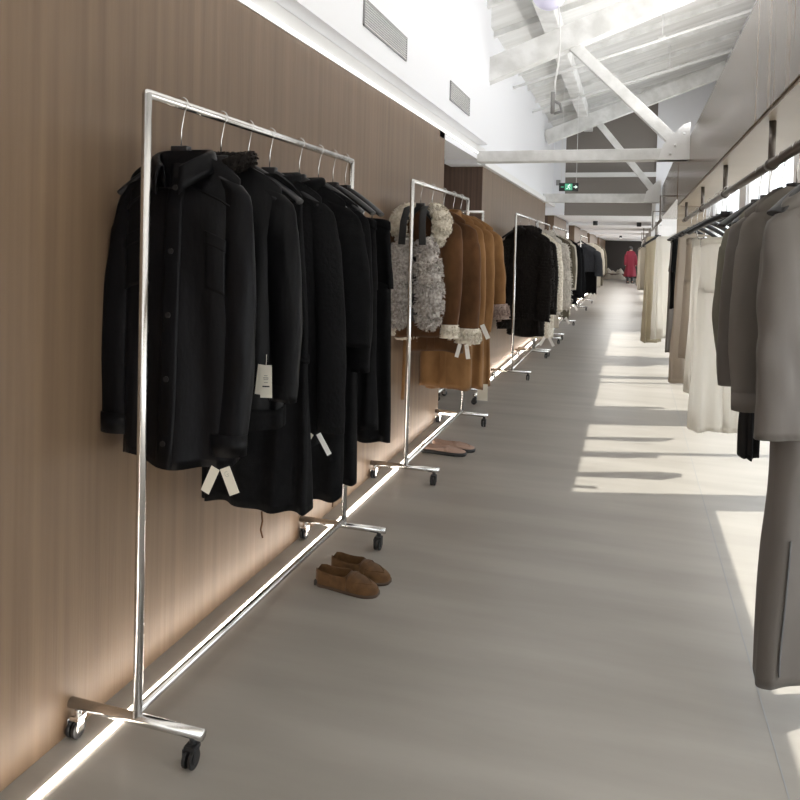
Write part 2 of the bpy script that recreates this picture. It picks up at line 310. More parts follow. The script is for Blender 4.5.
def hanger(loc, rz, label, group, w=0.20, drop=0.115, ztop=None, railz=RAILZ, clips=False, m=None, hookm=None, thick=0.032, full=True, bar_=False):
    ztop = ztop or railz-0.115
    t = thing('clothes_hanger', label, 'hanger', (loc[0], loc[1], 0), rz, group)
    bm = bmesh.new(); n = 20; pts = []; hs = []
    for i in range(n+1):
        u = -1+2*i/n; pts.append((u*w, 0.012*u*u*0, ztop-0.018-drop*abs(u)**1.25)); hs.append(0.011+0.006*(1-abs(u)))
    tube(bm, pts, [thick/2*(0.8+0.5*abs(-1+2*i/n)) for i in range(n+1)], 10, ry=hs, side=(0, 1, 0))
    box(bm, -0.026, 0.026, -thick*0.42, thick*0.42, ztop-0.034, ztop)
    obj('hanger_body', bm, m or hangm, t, bev=0.003)
    hb = bmesh.new(); r = 0.0195; zc = railz+0.001; pp = [(0, 0, ztop-0.005), (0, 0, ztop+0.045), (-0.0105, 0, zc-r-0.004)]
    pp += [(r*math.cos(a), 0, zc+r*math.sin(a)) for a in [math.radians(d) for d in range(-125, -126+1, 1)]]
    pp = pp[:2] + [(r*math.cos(math.radians(d)), 0, zc+r*math.sin(math.radians(d))) for d in range(-60, 200, 16)]
    tube(hb, pp, 0.0019, 8); obj('hook', hb, hookm or chrome, t)
    if clips:
        zb = ztop-drop-0.05
        b = bmesh.new(); tube(b, [(-w*0.72, 0, zb), (w*0.72, 0, zb)], 0.003, 8)
        for sx in (-1, 1): tube(b, [(sx*w*0.72, 0, zb), (sx*w*0.80, 0, ztop-0.02-drop*0.75)], 0.003, 8)
        obj('trouser_bar', b, chrome, t)
        for sx in (-1, 1):
            c = bmesh.new(); box(c, sx*w*0.55-0.017, sx*w*0.55+0.017, -0.014, -0.006, zb-0.045, zb+0.006); box(c, sx*w*0.55-0.017, sx*w*0.55+0.017, 0.006, 0.014, zb-0.045, zb+0.006); box(c, sx*w*0.55-0.006, sx*w*0.55+0.006, -0.012, 0.012, zb-0.004, zb+0.012)
            obj('clip', c, chrome2, t, smooth=False, bev=0.001)
    return t
def trousers(name, label, cat, loc, rz, w, zt, zh, m, seed=0, flare=1.15, group=None, d=0.03, amp=0.008):
    t = thing(name, label, cat, (loc[0], loc[1], 0), rz, group)
    zc = zt-0.30
    top = Cloth(w, w*1.08, zt, zc, slope=0.0, d0=0.012, d1=d, d2=d*1.3, amp=amp, seed=seed, hem=0.0)
    obj('hip_section', top.mesh(56, 12), m, t)
    for sx in (-1, 1):
        lg = Cloth(w*0.53, w*0.53*flare, zc+0.03, zh, slope=0.0, d0=d*1.1, d1=d*1.2, d2=d*1.4, amp=amp, seed=seed+5+sx, hem=0.004)
        bm = lg.mesh(48, 22); bmesh.ops.translate(bm, vec=(sx*w*0.53*1.02, 0, 0), verts=bm.verts); obj('trouser_leg', bm, m, t)
    wb = bmesh.new(); pts = [top.P(2*PI*j/40, 0.06, 0.002) for j in range(41)]; tube(wb, pts, 0.003, 8, ry=0.017, side=None); 
    wb.free(); wb = top.patch(0, 2*PI, 0.0, 0.12, 0.002, 0.003, 48, 3); obj('waistband', wb, m, t)
    return t
# ---------------------------------------------------------------- the room
def struct(name, bm, m, label=None, parent=None, smooth=False, bev=0):
    o = obj(name, bm, m, parent, smooth, bev)
    if not parent: o['kind'] = 'structure'
    if label: o['label'] = label
    return o
XW = -1.43
struct('floor', bx(-3.4, 3.2, -3, 46, -0.12, 0), floorm, 'beige grey polished microcement floor of the long aisle')
# fine floor joints
fj = bmesh.new(); box(fj, 0.412, 0.416, -3, 8, 0, 0.0008)
struct('trim_1', fj, grey, 'thin joint line in the floor under the right hand rail')
wl = bmesh.new(); box(wl, XW-0.12, XW, -3, 5.66, 0, 2.255)
struct('wall_left', wl, wood, 'brown oak veneer wall behind the first racks')
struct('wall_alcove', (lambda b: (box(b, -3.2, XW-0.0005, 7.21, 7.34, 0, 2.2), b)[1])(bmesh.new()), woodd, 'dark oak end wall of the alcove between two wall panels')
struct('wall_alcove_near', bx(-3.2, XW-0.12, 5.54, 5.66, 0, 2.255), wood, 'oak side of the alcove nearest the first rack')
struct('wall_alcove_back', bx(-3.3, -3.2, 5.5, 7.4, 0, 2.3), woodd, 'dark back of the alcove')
struct('ceiling_alcove', bx(-3.3, XW, 5.5, 7.34, 2.21, 2.30), white, 'plain plaster ceiling over the alcove')
segs = [(7.22, 12.7), (14.2, 16.9), (19.4, 25.0), (26.6, 32.5), (34.0, 42)]
for i, (a, b) in enumerate(segs):
    struct('wall_left_panel_%d' % (i+2), bx(XW-0.12, XW, a, b, 0, 2.17 if i == 0 else 2.06), wood, 'oak veneer wall panel number %d from the near alcove' % (i+1))
for i, (a, b) in enumerate([(12.6, 14.3), (17.9, 19.5), (24.9, 26.7), (32.4, 34.1)]):
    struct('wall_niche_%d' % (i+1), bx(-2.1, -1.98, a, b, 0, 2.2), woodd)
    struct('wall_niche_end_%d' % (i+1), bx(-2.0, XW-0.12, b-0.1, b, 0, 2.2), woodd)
# white bulkhead over the oak
bh = bmesh.new(); box(bh, -1.75, -1.335, -3, 6.95, 2.345, 3.75); struct('wall_upper_left', bh, white, 'white plaster bulkhead above the oak wall')
struct('trim_2', bx(-1.60, -1.425, -3, 7.3, 2.255, 2.35), steelw, 'white recessed band between oak wall and bulkhead')
struct('wall_upper_left_far', bx(-1.75, XW, 6.95, 14.0, 2.17, 3.75), white, 'white upper wall behind the first roof truss')
struct('trim_3', bx(XW, -1.385, 7.1, 14.0, 2.17, 2.24), steelw, 'white ledge on top of the second oak panel')
struct('trim_4', bx(XW, -1.40, 14.0, 42, 2.03, 2.10), steelw, 'white cornice over the far oak panels')
# concealed light in the recessed band
lt = obj('cove_light', bx(-1.424, -1.412, -2.5, 6.9, 2.262, 2.270), mat('cove_glow', (1, 1, 1), 0.5, emit=(1, 0.98, 0.97), es=2.2, bump=0.001)); tag(lt, 'thin line of light in the white recess above the oak wall', 'light strip')
# roof: one pitch rising to the right
def rz_(x): return 3.60 + 0.30*(x-XW)
rf = bmesh.new()
vs_ = [rf.verts.new((x, y, rz_(x)+dz)) for dz in (0, 0.1) for y in (-3, 14.1) for x in (-1.8, 1.5)]
for f in ((0, 2, 3, 1), (4, 5, 7, 6), (0, 1, 5, 4), (2, 6, 7, 3), (0, 4, 6, 2), (1, 3, 7, 5)): rf.faces.new([vs_[i] for i in f])
struct('ceiling', rf, roofm, 'whitewashed board roof sloping up to the right')
for k in range(15):          # battens across the boards
    y = 1.6+k*0.86
    b = bmesh.new(); bar(b, (-1.6, y, rz_(-1.6)-0.03), (1.3, y, rz_(1.3)-0.03), 0.05, 0.06); o = obj('roof_batten', b, beamm, smooth=False)
    tag(o, 'slim whitewashed rafter under the roof boards', 'rafter', 'rafters under the sloping roof'); o['kind'] = 'structure'
    o.name = 'trim_%d' % (20+k)
for i, (x, wd) in enumerate([(-0.83, 0.16)]):
    b = bmesh.new(); box(b, x-wd/2, x+wd/2, -3, 13.9, rz_(x)-0.24, rz_(x)-0.06); struct('trim_%d' % (5+i), b, beamm, 'whitewashed purlin running along the aisle under the roof', bev=0.01)
# trusses
def truss(name, y, label, zt, zb, chl, xr=0.45, full=True):
    t = thing(name, label, 'roof truss', (0, y, 0), 0, None, 'structure')
    b = bmesh.new(); box(b, -1.44, xr, -0.07, 0.07, zb, zt); obj('tie_beam', b, beamm, t, False, 0.008)
    b = bmesh.new(); bar(b, (-1.42, 0, chl), (xr+0.9, 0, chl+0.37*(xr+0.9+1.42)), 0.14, 0.22, (0, 0, 1)); obj('top_chord', b, beamm, t, False, 0.008)
    b = bmesh.new(); bar(b, (-0.62, 0, chl+0.27), (xr-0.10, 0, zt+0.04), 0.10, 0.085, (0, 1, 0)); obj('brace', b, beamm, t, False, 0.006)
    # gusset at the right heel
    b = bmesh.new(); g = [(xr-0.26, zb), (xr, zb), (xr, zt+0.22), (xr-0.06, zt+0.20), (xr-0.22, zt+0.03)]
    f0 = [b.verts.new((x, -0.085, z)) for x, z in g]; f1 = [b.verts.new((x, 0.085, z)) for x, z in g]
    b.faces.new(f0); b.faces.new(f1[::-1])
    for i in range(5): b.faces.new((f0[i], f0[(i+1) % 5], f1[(i+1) % 5], f1[i]))
    obj('gusset_plate', b, steelw, t, False)
    for q in ((xr-0.12, zt+0.02), (xr-0.05, zt+0.12), (xr-0.16, zb+0.05)):
        b = bmesh.new(); tube(b, [(q[0], -0.095, q[1]), (q[0], -0.08, q[1])], 0.012, 8); obj('bolt', b, steelw, t)
    return t
truss('roof_truss', 7.0, 'near whitewashed timber truss crossing the aisle with deep tie beam', 2.285, 2.18, 3.02)
truss('roof_truss', 12.4, 'farther whitewashed truss just in front of the taupe gable', 2.30, 2.16, 3.22, 0.40)
# pipes and rods under the roof
for i, (p, q, lab) in enumerate([((-1.42, 5.9, 3.36), (1.3, 5.9, 4.12), 'thin white sprinkler pipe running up under the near roof'), ((-1.42, 8.9, 3.30), (1.2, 8.9, 4.05), 'white conduit between the two roof trusses'), ((-1.42, 10.6, 3.32), (1.2, 10.6, 4.05), 'white conduit nearest the farther truss')]):
    b = bmesh.new(); tube(b, [p, q], 0.018, 10); 
    o = obj('ceiling_pipe', b, steelw); tag(o, lab, 'pipe')
    dr = bmesh.new(); x = 0.1+0.15*i; z = p[2]+(x-p[0])*(q[2]-p[2])/(q[0]-p[0])
    tube(dr, [(x, p[1], z), (x, p[1], rz_(x))], 0.008, 8); tube(dr, [(x-0.04, p[1], z), (x+0.04, p[1], z+0.02)], 0.026, 10); obj('pipe_hanger', dr, steelw, o)
# taupe gable and low far ceiling
gb = bmesh.new(); g = [(-1.22, 2.03), (0.36, 2.03), (0.36, rz_(0.36)), (-1.22, rz_(-1.22))]
f0 = [gb.verts.new((x, 13.95, z)) for x, z in g]; f1 = [gb.verts.new((x, 14.1, z)) for x, z in g]; gb.faces.new(f0); gb.faces.new(f1[::-1])
for i in range(4): gb.faces.new((f0[i], f0[(i+1) % 4], f1[(i+1) % 4], f1[i]))
struct('wall_gable', gb, taupe, 'taupe gable wall above the low far ceiling')
struct('wall_gable_left', bx(-1.75, -1.22, 13.9, 14.1, 2.03, 3.7), white, 'white end of the gable with small vents')
struct('wall_gable_right', bx(0.36, 1.4, 13.9, 14.1, 2.03, 4.5), white, 'white right end of the gable')
struct('trim_7', bx(-1.22, 0.36, 13.86, 13.95, 2.72, 2.80), steelw, 'white rail across the taupe gable')
struct('ceiling_far', bx(-1.75, 1.4, 14.1, 42, 2.03, 2.15), white, 'low white ceiling over the far aisle')
for k, y in enumerate((17.5, 21.5, 26, 31)):
    struct('trim_%d' % (8+k), bx(-1.42, 0.6, y, y+0.25, 1.985, 2.03), white, 'shallow white beam under the far ceiling')
struct('wall_far', bx(-3, 3, 42, 42.2, 0, 2.2), mat('near_black_panel', (0.03, 0.024, 0.02), 0.6, bump=0.02), 'dark wood wall closing the aisle')
struct('wall_near', bx(-1.6, 3.2, -3.1, -3, 0, 5.2), white, 'white wall behind the viewer')
# right hand hanging bay
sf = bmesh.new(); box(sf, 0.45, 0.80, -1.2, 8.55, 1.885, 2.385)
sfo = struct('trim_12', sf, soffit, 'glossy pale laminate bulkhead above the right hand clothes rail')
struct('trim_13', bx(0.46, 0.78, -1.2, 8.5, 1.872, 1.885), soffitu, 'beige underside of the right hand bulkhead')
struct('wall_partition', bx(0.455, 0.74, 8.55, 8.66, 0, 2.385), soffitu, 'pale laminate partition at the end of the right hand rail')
sf = bmesh.new(); box(sf, 0.45, 0.72, 8.70, 13.6, 1.96, 2.50); struct('trim_14', sf, soffit, 'second stretch of pale laminate bulkhead past the partition')
struct('trim_15', bx(0.29, 0.35, 13.1, 13.16, 0, 2.2), steelw, 'slim white post at the end of the bulkhead')
for i, y in enumerate((16.5, 20.5, 25.5, 31, 36.5)): struct('wall_screen_%d' % (i+1), bx(0.42, 0.50, y, y+1.6, 0, 2.03), taupe, 'taupe screen wall number %d on the right of the far aisle' % (i+1))
# windows of the right hand wall, x=1.3
struct('wall_right_upper', bx(1.32, 1.45, -3, 14.1, 3.05, 4.6), white, 'white wall above the right hand windows')
def window(i, y0, y1, z1=3.05, n=3):
    t = thing('window_%d' % i, None, None, (1.36, (y0+y1)/2, 0)); t['kind'] = 'structure'; t['label'] = 'tall steel framed window on the right, bay %d' % i
    h = (y1-y0)/2; b = bmesh.new()
    box(b, -0.03, 0.03, -h, h, 0, 0.08); box(b, -0.03, 0.03, -h, h, z1-0.06, z1)
    for k in range(n+1):
        y = -h+2*h*k/n; box(b, -0.03, 0.03, max(-h, y-0.025), min(h, y+0.025), 0.08, z1-0.06)
    obj('window_frame', b, steelw, t, False); obj('pane', bx(-0.003, 0.003, -h+.01, h-.01, 0.05, z1-0.03), glass, t, False)
window(1, -3, 4.55); window(2, 4.75, 6.55, n=2); window(3, 7.1, 9.9, n=2); window(4, 10.5, 13.7)
for i, (a, b) in enumerate([(4.55, 4.75), (6.55, 7.1), (9.9, 10.5), (13.7, 14.4)]): struct('wall_pier_%d' % (i+1), bx(1.30, 1.5, a, b, 0, 3.05), white)
for i in range(7):
    window(5+i, 14.4+4*i, 18.0+4*i, 2.03, 4); struct('wall_pier_%d' % (5+i), bx(1.30, 1.5, 18.0+4*i, 18.4+4*i, 0, 2.03), white)
bl = obj('roller_blind', bx(1.22, 1.223, -2.9, 4.5, 1.33, 3.02), blindm); tag(bl, 'sheer white blind drawn over the window behind the near taupe garments', 'blind')
# far corridor right side is closed by wall_right_far; pale yard outside
gy = bmesh.new(); box(gy, 3.2, 30, -20, 60, -0.2, -0.02); struct('ground_outside', gy, white, 'pale paving outside the windows')
# ---------------------------------------------------------------- LED in the floor
s = bx(-1.345, -1.326, -2.5, 5.86, 0.0005, 0.004); tag(obj('floor_light_strip', s, led), 'bright light line in the floor along the first oak wall', 'light strip')
s = bx(-3.1, -1.326, 5.862, 5.886, 0.0005, 0.004); tag(obj('floor_light_strip', s, led), 'short light line turning into the dark alcove', 'light strip')
s = bx(-1.385, -1.363, 7.45, 18.0, 0.0005, 0.004); tag(obj('floor_light_strip', s, led), 'light line in the floor beside the fur coats beyond the alcove', 'light strip')
s = bx(-1.392, -1.368, 19.0, 38.0, 0.0005, 0.004); tag(obj('floor_light_strip', s, led), 'farthest light line in the floor towards the dark end wall', 'light strip')
# ---------------------------------------------------------------- vents, sign, lamps
def vent(y0, y1, z0, z1, label):
    t = thing('air_vent', label, 'vent', (-1.335, (y0+y1)/2, (z0+z1)/2)); h = (y1-y0)/2; v = (z1-z0)/2
    b = bmesh.new()
    for a in ((-h, h, -v, -v+.008), (-h, h, v-.008, v), (-h, -h+.008, -v, v), (h-.008, h, -v, v)): box(b, 0.001, 0.010, *a)
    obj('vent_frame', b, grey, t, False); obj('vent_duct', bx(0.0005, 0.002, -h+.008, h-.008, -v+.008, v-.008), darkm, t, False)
    b = bmesh.new(); n = 10
    for k in range(n):
        z = -v+0.012+(2*v-0.02)*k/(n-1); bar(b, (0.0055, -h+.006, z), (0.0055, h-.006, z), 0.007, 0.005)
    obj('louvres', b, steelw, t, False)
vent(3.53, 4.27, 2.47, 2.61, 'long louvred air vent nearest the viewer in the white bulkhead')
vent(5.39, 6.07, 2.46, 2.605, 'louvred air vent near the end of the white bulkhead by the truss')
for k, (x, z) in enumerate([(-1.36, 2.36), (-1.34, 2.62)]):
    o = obj('wall_outlet', bx(x-.04, x+.04, 13.885, 13.9, z-.05, z+.05), grey, None, False, 0.003); tag(o, ('lower' if k == 0 else 'upper')+' small grey vent on the white gable end by the exit sign', 'vent')
t = thing('exit_sign', 'black hanging exit sign with green running figure and white arrow', 'sign', (-0.86, 10.4, 2.24))
obj('sign_panel', bx(-0.13, 0.13, -0.02, 0.02, -0.055, 0.055), rubber, t, False, 0.004)
obj('green_field', bx(-0.05, 0.05, -0.023, -0.020, -0.045, 0.045), green, t, False)
b = bmesh.new(); sphere(b, V(0.012, -0.025, 0.030), 0.008, 0.002, 0.008, 10, 8)
for p, q, w in (((0.006, 0.022), (-0.004, -0.004), 0.012), ((-0.004, -0.004), (0.018, -0.016), 0.007), ((0.018, -0.016), (0.012, -0.034), 0.006), ((-0.004, -0.004), (-0.016, -0.022), 0.007), ((-0.016, -0.022), (-0.032, -0.024), 0.006), ((0.006, 0.020), (0.026, 0.010), 0.005), ((0.006, 0.020), (-0.018, 0.012), 0.005)):
    bar(b, (p[0], -0.0245, p[1]), (q[0], -0.0245, q[1]), w, 0.003, (0, 1, 0))
obj('running_figure', b, exitw, t, False)
b = bmesh.new(); bar(b, (0.066, -0.0215, 0), (0.098, -0.0215, 0), 0.012, 0.003, (0, 1, 0)); vv = [b.verts.new(q) for q in ((0.090, -0.0225, 0.024), (0.090, -0.0225, -0.024), (0.122, -0.0225, 0))]; b.faces.new(vv); obj('right_arrow', b, exitw, t, False)
b = bmesh.new(); bar(b, (-0.066, -0.0215, 0), (-0.104, -0.0215, 0), 0.016, 0.003, (0, 1, 0)); obj('left_arrow', b, green, t, False)
b = bmesh.new(); tube(b, [(-0.1, 0, 0.05), (-0.1, 0, 1.49)], 0.003, 6); tube(b, [(0.1, 0, 0.05), (0.1, 0, 1.55)], 0.003, 6); obj('suspension_wire', b, steelw, t)
t = thing('globe_lamp', 'round lilac white lamp hanging at the top of the photo with a loose cable', 'lamp', (-0.575, 5.0, 3.065))
b = bmesh.new(); sphere(b, V(0, 0, 0), 0.115, u=32, v=20); obj('lamp_shade', b, globem, t)
b = bmesh.new(); tube(b, [(0, 0, 0.10), (0, 0, 0.75)], 0.006, 8); tube(b, [(0, 0, 0.10), (0, 0, 0.14)], 0.03, 16); obj('suspension_rod', b, steelw, t)
b = bmesh.new(); tube(b, [(0.06, 0, -0.09), (0.075, 0, -0.2), (0.078, 0, -0.35), (0.070, 0, -0.48), (0.052, 0, -0.60), (0.054, 0, -0.67)], 0.006, 8); obj('cable', b, steelw, t)
b = bmesh.new(); box(b, 0.030, 0.055, -0.02, 0.02, -0.80, -0.66); tube(b, [(0.055, 0, -0.72), (0.09, 0, -0.74), (0.10, 0, -0.79), (0.05, 0, -0.80)], 0.010, 8); obj('cable_connector', b, grey, t)
for k, (x, y, lab) in enumerate([(-0.78, 16.5, 'dark round downlight on the left of the far low ceiling'), (0.12, 17.0, 'dark round downlight on the right of the far low ceiling'), (-0.45, 30, 'small bright ceiling light before the dark end wall')]):
    t = thing('ceiling_downlight', lab, 'ceiling light', (x, y, 2.03)); b = bmesh.new(); tube(b, [(0, 0, 0), (0, 0, -0.09)], 0.05, 16); obj('lamp_housing', b, rubber, t, False)
    b = bmesh.new(); tube(b, [(0, 0, -0.088), (0, 0, -0.094)], 0.036, 16); obj('lamp_lens', b, lampm if k == 2 else grey, t, False)
# ---------------------------------------------------------------- racks
def rack(x, y0, y1, label, top=RAILZ, foot=0.21, group=None, off=-0.01, rz=0):
    L = y1-y0; t = thing('clothes_rack', label, 'clothes rack', (x, y0, 0), rz, group)
    R = 0.0125
    for k, y in enumerate((0, L)):
        b = bmesh.new(); tube(b, [(0, y, 0.085), (0, y, top)], R, 20); sphere(b, V(0, y, top), R, u=16, v=8); obj('upright_pole', b, chrome, t)
    b = bmesh.new(); tube(b, [(0, 0, top), (0, L, top)], R, 20); obj('hanging_rail', b, chrome, t)
    b = bmesh.new(); tube(b, [(0, 0, 0.108), (0, L, 0.108)], R, 20); obj('lower_rail', b, chrome, t)
    for y in (0, L):
        b = bmesh.new(); tube(b, [(off-foot, y, 0.085), (off+foot, y, 0.085)], 0.0145, 20); ft = obj('foot', b, chrome, t)
        for sx in (-1, 1):
            cx = off+sx*(foot-0.03); c = bmesh.new()
            tube(c, [(cx, y, 0.072), (cx, y, 0.056)], 0.010, 12); box(c, cx-0.016, cx+0.016, y-0.02, y+0.012, 0.046, 0.058)
            for w in (-1, 1): box(c, cx+w*0.016-0.002, cx+w*0.016+0.002, y-0.024, y+0.004, 0.018, 0.052)
            cs = obj('caster', c, chrome2 if sx < 0 else rubber, t, False, 0.002)
            wl_ = bmesh.new()
            for w in (-1, 1): tube(wl_, [(cx+w*0.009-0.005, y-0.010, 0.024), (cx+w*0.009+0.005, y-0.010, 0.024)], 0.024, 20)
            obj('wheel', wl_, rubber, cs, False, 0.002)
    return t
RX = -1.215
rack(RX, 1.645, 3.115, 'nearest polished steel clothes rack on wheels, holding the black clothes')
rack(RX, 4.08, 5.58, 'second steel clothes rack on wheels, holding the fur and suede coats')
rack(-1.17, 7.75, 9.45, 'steel rack on wheels holding the brown black fur coats')
rack(-1.17, 9.62, 11.0, 'steel rack on wheels holding the ivory shaggy coat', off=0.0)
rack(-1.17, 11.55, 13.9, 'steel rack holding the olive coat and the black coats', off=0.0)
rack(-1.15, 17.6, 20.2, 'far steel rack holding the charcoal navy jacket')
# narrow rack standing crosswise inside the alcove
rack(-1.60, 6.47, 6.47+0.33, 'narrow steel stand with a crosswise rail inside the alcove', top=1.685, foot=0.16, off=0, rz=-PI/2)
# ---------------------------------------------------------------- first rack: black clothes
BG = 'black hangers on the nearest rack'
def jacket(name, label, cat, x, y, rz, w, zt, zh, m, seed, sl=None, sr=None, w1=None, slope=0.30, d=0.055, collar=True, placket=True, r0=0.062, r1=0.045, group=None, amp=0.010, nk=0.07, cm=None, buttons=0, pockets=False, cuffs=False, d2=None, hem=0.008, stand=False, wide=None, wm=None, colh=0.045, fall=0.07):
    slope += 0.12; t = thing(name, label, cat, (x, y, 0), rz, group)
    if x < 0 and sl: sl = (max(sl[0], -0.185 if y < 7 else -0.195), sl[1])
    c = Cloth(w, w1 or w*1.02, zt, zh, slope=slope, d1=d, d2=d2 or d*1.25, amp=amp, seed=seed, neck=nk, hem=hem, wm=wm)
    obj('body_panel', c.mesh(), m, t)
    zs = zt-slope*(w-nk)-0.02
    for sx, q in ((-1, sl), (1, sr)):
        if q:
            x1, z1 = q; so_ = obj('sleeve', sleeve_bm(sx*(w-0.012) if (sx > 0 or x > 0) else -min(w-0.012, 0.16 if y < 7 else 0.185), zs-0.005, x1, z1, r0, r1, seed+sx, y1=-0.02, wide=wide), m, t)
            if cuffs:
                b = bmesh.new(); tube(b, [(x1, -0.02, z1-0.002), (x1, -0.02, z1+0.055)], [r1*1.12, r1*1.15], 24, ry=[r1*0.74, r1*0.76], side=(1, 0, 0)); obj('cuff', b, m, so_)
    if collar: obj('collar', collar_bm(zt-0.03, a=0.060, b=0.042, h=colh*0.8, spread=0.008, fall=fall*0.7, point=0.03), cm or m, t)
    if stand: obj('collar', stand_bm(zt-0.03), cm or m, t)
    if placket: obj('placket', c.patch(-PI/2-0.09, -PI/2+0.10, 0.04, 0.995, 0.002, 0.003), m, t)
    for k in range(buttons):
        p = c.P(-PI/2, 0.12+0.8*k/max(1, buttons-1), 0.007); b = bmesh.new(); tube(b, [(p.x, p.y, p.z), (p.x, p.y-0.003, p.z)], 0.008, 14); obj('button', b, rubber, t, False)
    if pockets:
        for sx in (-1, 1):
            a = -PI/2+sx*0.75; obj('pocket', c.patch(a-0.24, a+0.24, 0.25, 0.42, 0.002, 0.003), m, t); obj('pocket_flap', c.patch(a-0.25, a+0.25, 0.235, 0.275, 0.005, 0.003), m, t)
    return t, c
ys = [1.80, 2.01, 2.18, 2.33, 2.57, 2.75, 2.90, 3.04]
labs = ['black hanger under the near leather jacket collar', 'black hanger holding the fur collared jacket', 'wide black hanger with one bare end sticking out between black tops', 'black hanger holding the charcoal knit top', 'black hanger holding the boxy wool coat', 'black hanger holding the plain long black coat', 'black hanger with steel clips, in front of the last one on the rack', 'last black hanger on the nearest rack, nearest the far pole']
rots = [0.05, 0.10, -0.18, 0.05, 0.02, 0.0, -0.25, -0.35]
for i, y in enumerate(ys):
    hanger((RX, y), rots[i], labs[i], None, w=0.21 if i in (2, 6, 7) else 0.19, clips=i >= 6)
# near leather jacket
t, c = jacket('leather_jacket', 'black leather shirt jacket hanging first on the nearest rack, collar turned up', 'jacket', RX+0.012, 1.80, 0.05, 0.172, 1.605, 0.745, leather, 3, sl=(-0.215, 0.81), sr=(0.160, 0.775), slope=0.36, buttons=5, pockets=True, cuffs=True, r0=0.052, r1=0.048, amp=0.012, d=0.055, hem=0.012, nk=0.05, colh=0.05, fall=0.06)
obj('yoke_seam', c.patch(-PI+0.35, -0.35, 0.115, 0.122, 0.003, 0.002, 40, 1), leather, t)
swing_tag(t, 0.150, 0.748, -0.07, ang=0.42, string=0, h=0.075, w=0.026, marks=False); swing_tag(t, 0.178, 0.752, -0.072, ang=-0.42, string=0, h=0.075, w=0.030)
# second: cropped jacket with fur collar
t, c = jacket('leather_jacket', 'cropped black jacket with dark fur collar and ribbed hem, second on the nearest rack', 'jacket', RX+0.02, 2.01, 0.1, 0.18, 1.59, 0.79, satin, 8, sl=(-0.24, 0.90), sr=(0.205, 0.88), slope=0.34, collar=False, amp=0.016, d=0.05, r0=0.055, r1=0.042, wide=0.062)
b = stand_bm(1.575, 0.070, 0.05, 0.065, 0.022); fuzz(b, 1500, 0.009, 0.004, 4); obj('fur_collar', b, blkfur, t)
obj('hem_band', c.patch(0, 2*PI, 0.92, 1.0, 0.003, 0.004, 72, 3), knitb, t)
swing_tag(t, 0.170, 1.00, -0.095, w=0.030, h=0.088, marks=False, ang=0.10, string=0.0); swing_tag(t, 0.180, 1.00, -0.098, w=0.036, h=0.095, marks='print', ang=-0.03)
# black pleated skirt hanging below the jackets
t = thing('long_dress', 'long black dress reaching lowest among the black clothes on the nearest rack', 'dress', (RX+0.055, 2.17, 0), -0.05)
c = Cloth(0.15, 0.19, 1.58, 0.50, slope=0.6, d1=0.045, d2=0.06, amp=0.018, seed=21, ns=(4, 9, 13), hem=0.006, neck=0.06, wm=0.18); obj('dress_body', c.mesh(96, 40), wool, t)
obj('waist_seam', c.patch(0, 2*PI, 0.50, 0.515, 0.003, 0.003, 72, 1), wool, t)
b = bmesh.new(); tube(b, [(0.06, -0.06, 0.50), (0.065, -0.062, 0.47), (0.058, -0.06, 0.44), (0.066, -0.06, 0.415)], 0.003, 8); obj('drawcord', b, suede2, t)
# fourth
t, c = jacket('knit_top', 'charcoal black knitted top with wide sleeves, mid rack between black coats', 'sweater', RX+0.02, 2.33, 0.05, 0.175, 1.58, 0.66, knitb, 31, sl=(-0.25, 0.95), sr=(0.235, 0.72), slope=0.32, collar=False, stand=True, placket=False, r0=0.058, r1=0.048)
swing_tag(t, 0.185, 0.725, -0.08, ang=0.55, string=0, h=0.085, w=0.024, marks=True); swing_tag(t, 0.212, 0.725, -0.08, ang=-0.55, string=0, h=0.078, w=0.017, m=whitep, marks=False)
t, c = jacket('wool_coat', 'boxy black wool coat with rounded shoulder and short sleeve on the nearest rack', 'coat', RX+0.01, 2.56, 0.02, 0.185, 1.585, 0.41, wool, 44, sl=(-0.25, 0.98), sr=(0.240, 0.985), slope=0.34, collar=False, stand=True, r0=0.062, r1=0.060, amp=0.012)
t, c = jacket('wool_coat', 'plain long black wool coat just before the black trousers', 'coat', RX, 2.74, 0.0, 0.18, 1.575, 0.40, wool, 52, sl=(-0.24, 0.90), sr=(0.195, 0.86), slope=0.32, r0=0.058, r1=0.050, amp=0.012)
b = bmesh.new(); tube(b, [(0.10, -0.06, 0.44), (0.13, -0.07, 0.40), (0.125, -0.07, 0.33)], 0.003, 8); obj('drawcord', b, suede2, t)
swing_tag(t, 0.03, 0.44, -0.09, ang=-0.35, string=0, h=0.085, w=0.020, m=whitep, marks=False); swing_tag(t, -0.01, 0.44, -0.09, ang=0.1, string=0, h=0.10, w=0.014, m=corkm, marks=False)
trousers('wide_trousers', 'black wide leg trousers clipped to the second last hanger of the nearest rack', 'trousers', (RX+0.06, 2.90), -0.28, 0.155, 1.475, 0.60, wool, 61, 1.12, amp=0.012)
trousers('wide_trousers', 'last black wide leg trousers by the far pole of the nearest rack', 'trousers', (RX+0.075, 3.025), -0.28, 0.16, 1.475, 0.52, wool, 66, 1.15, amp=0.012)
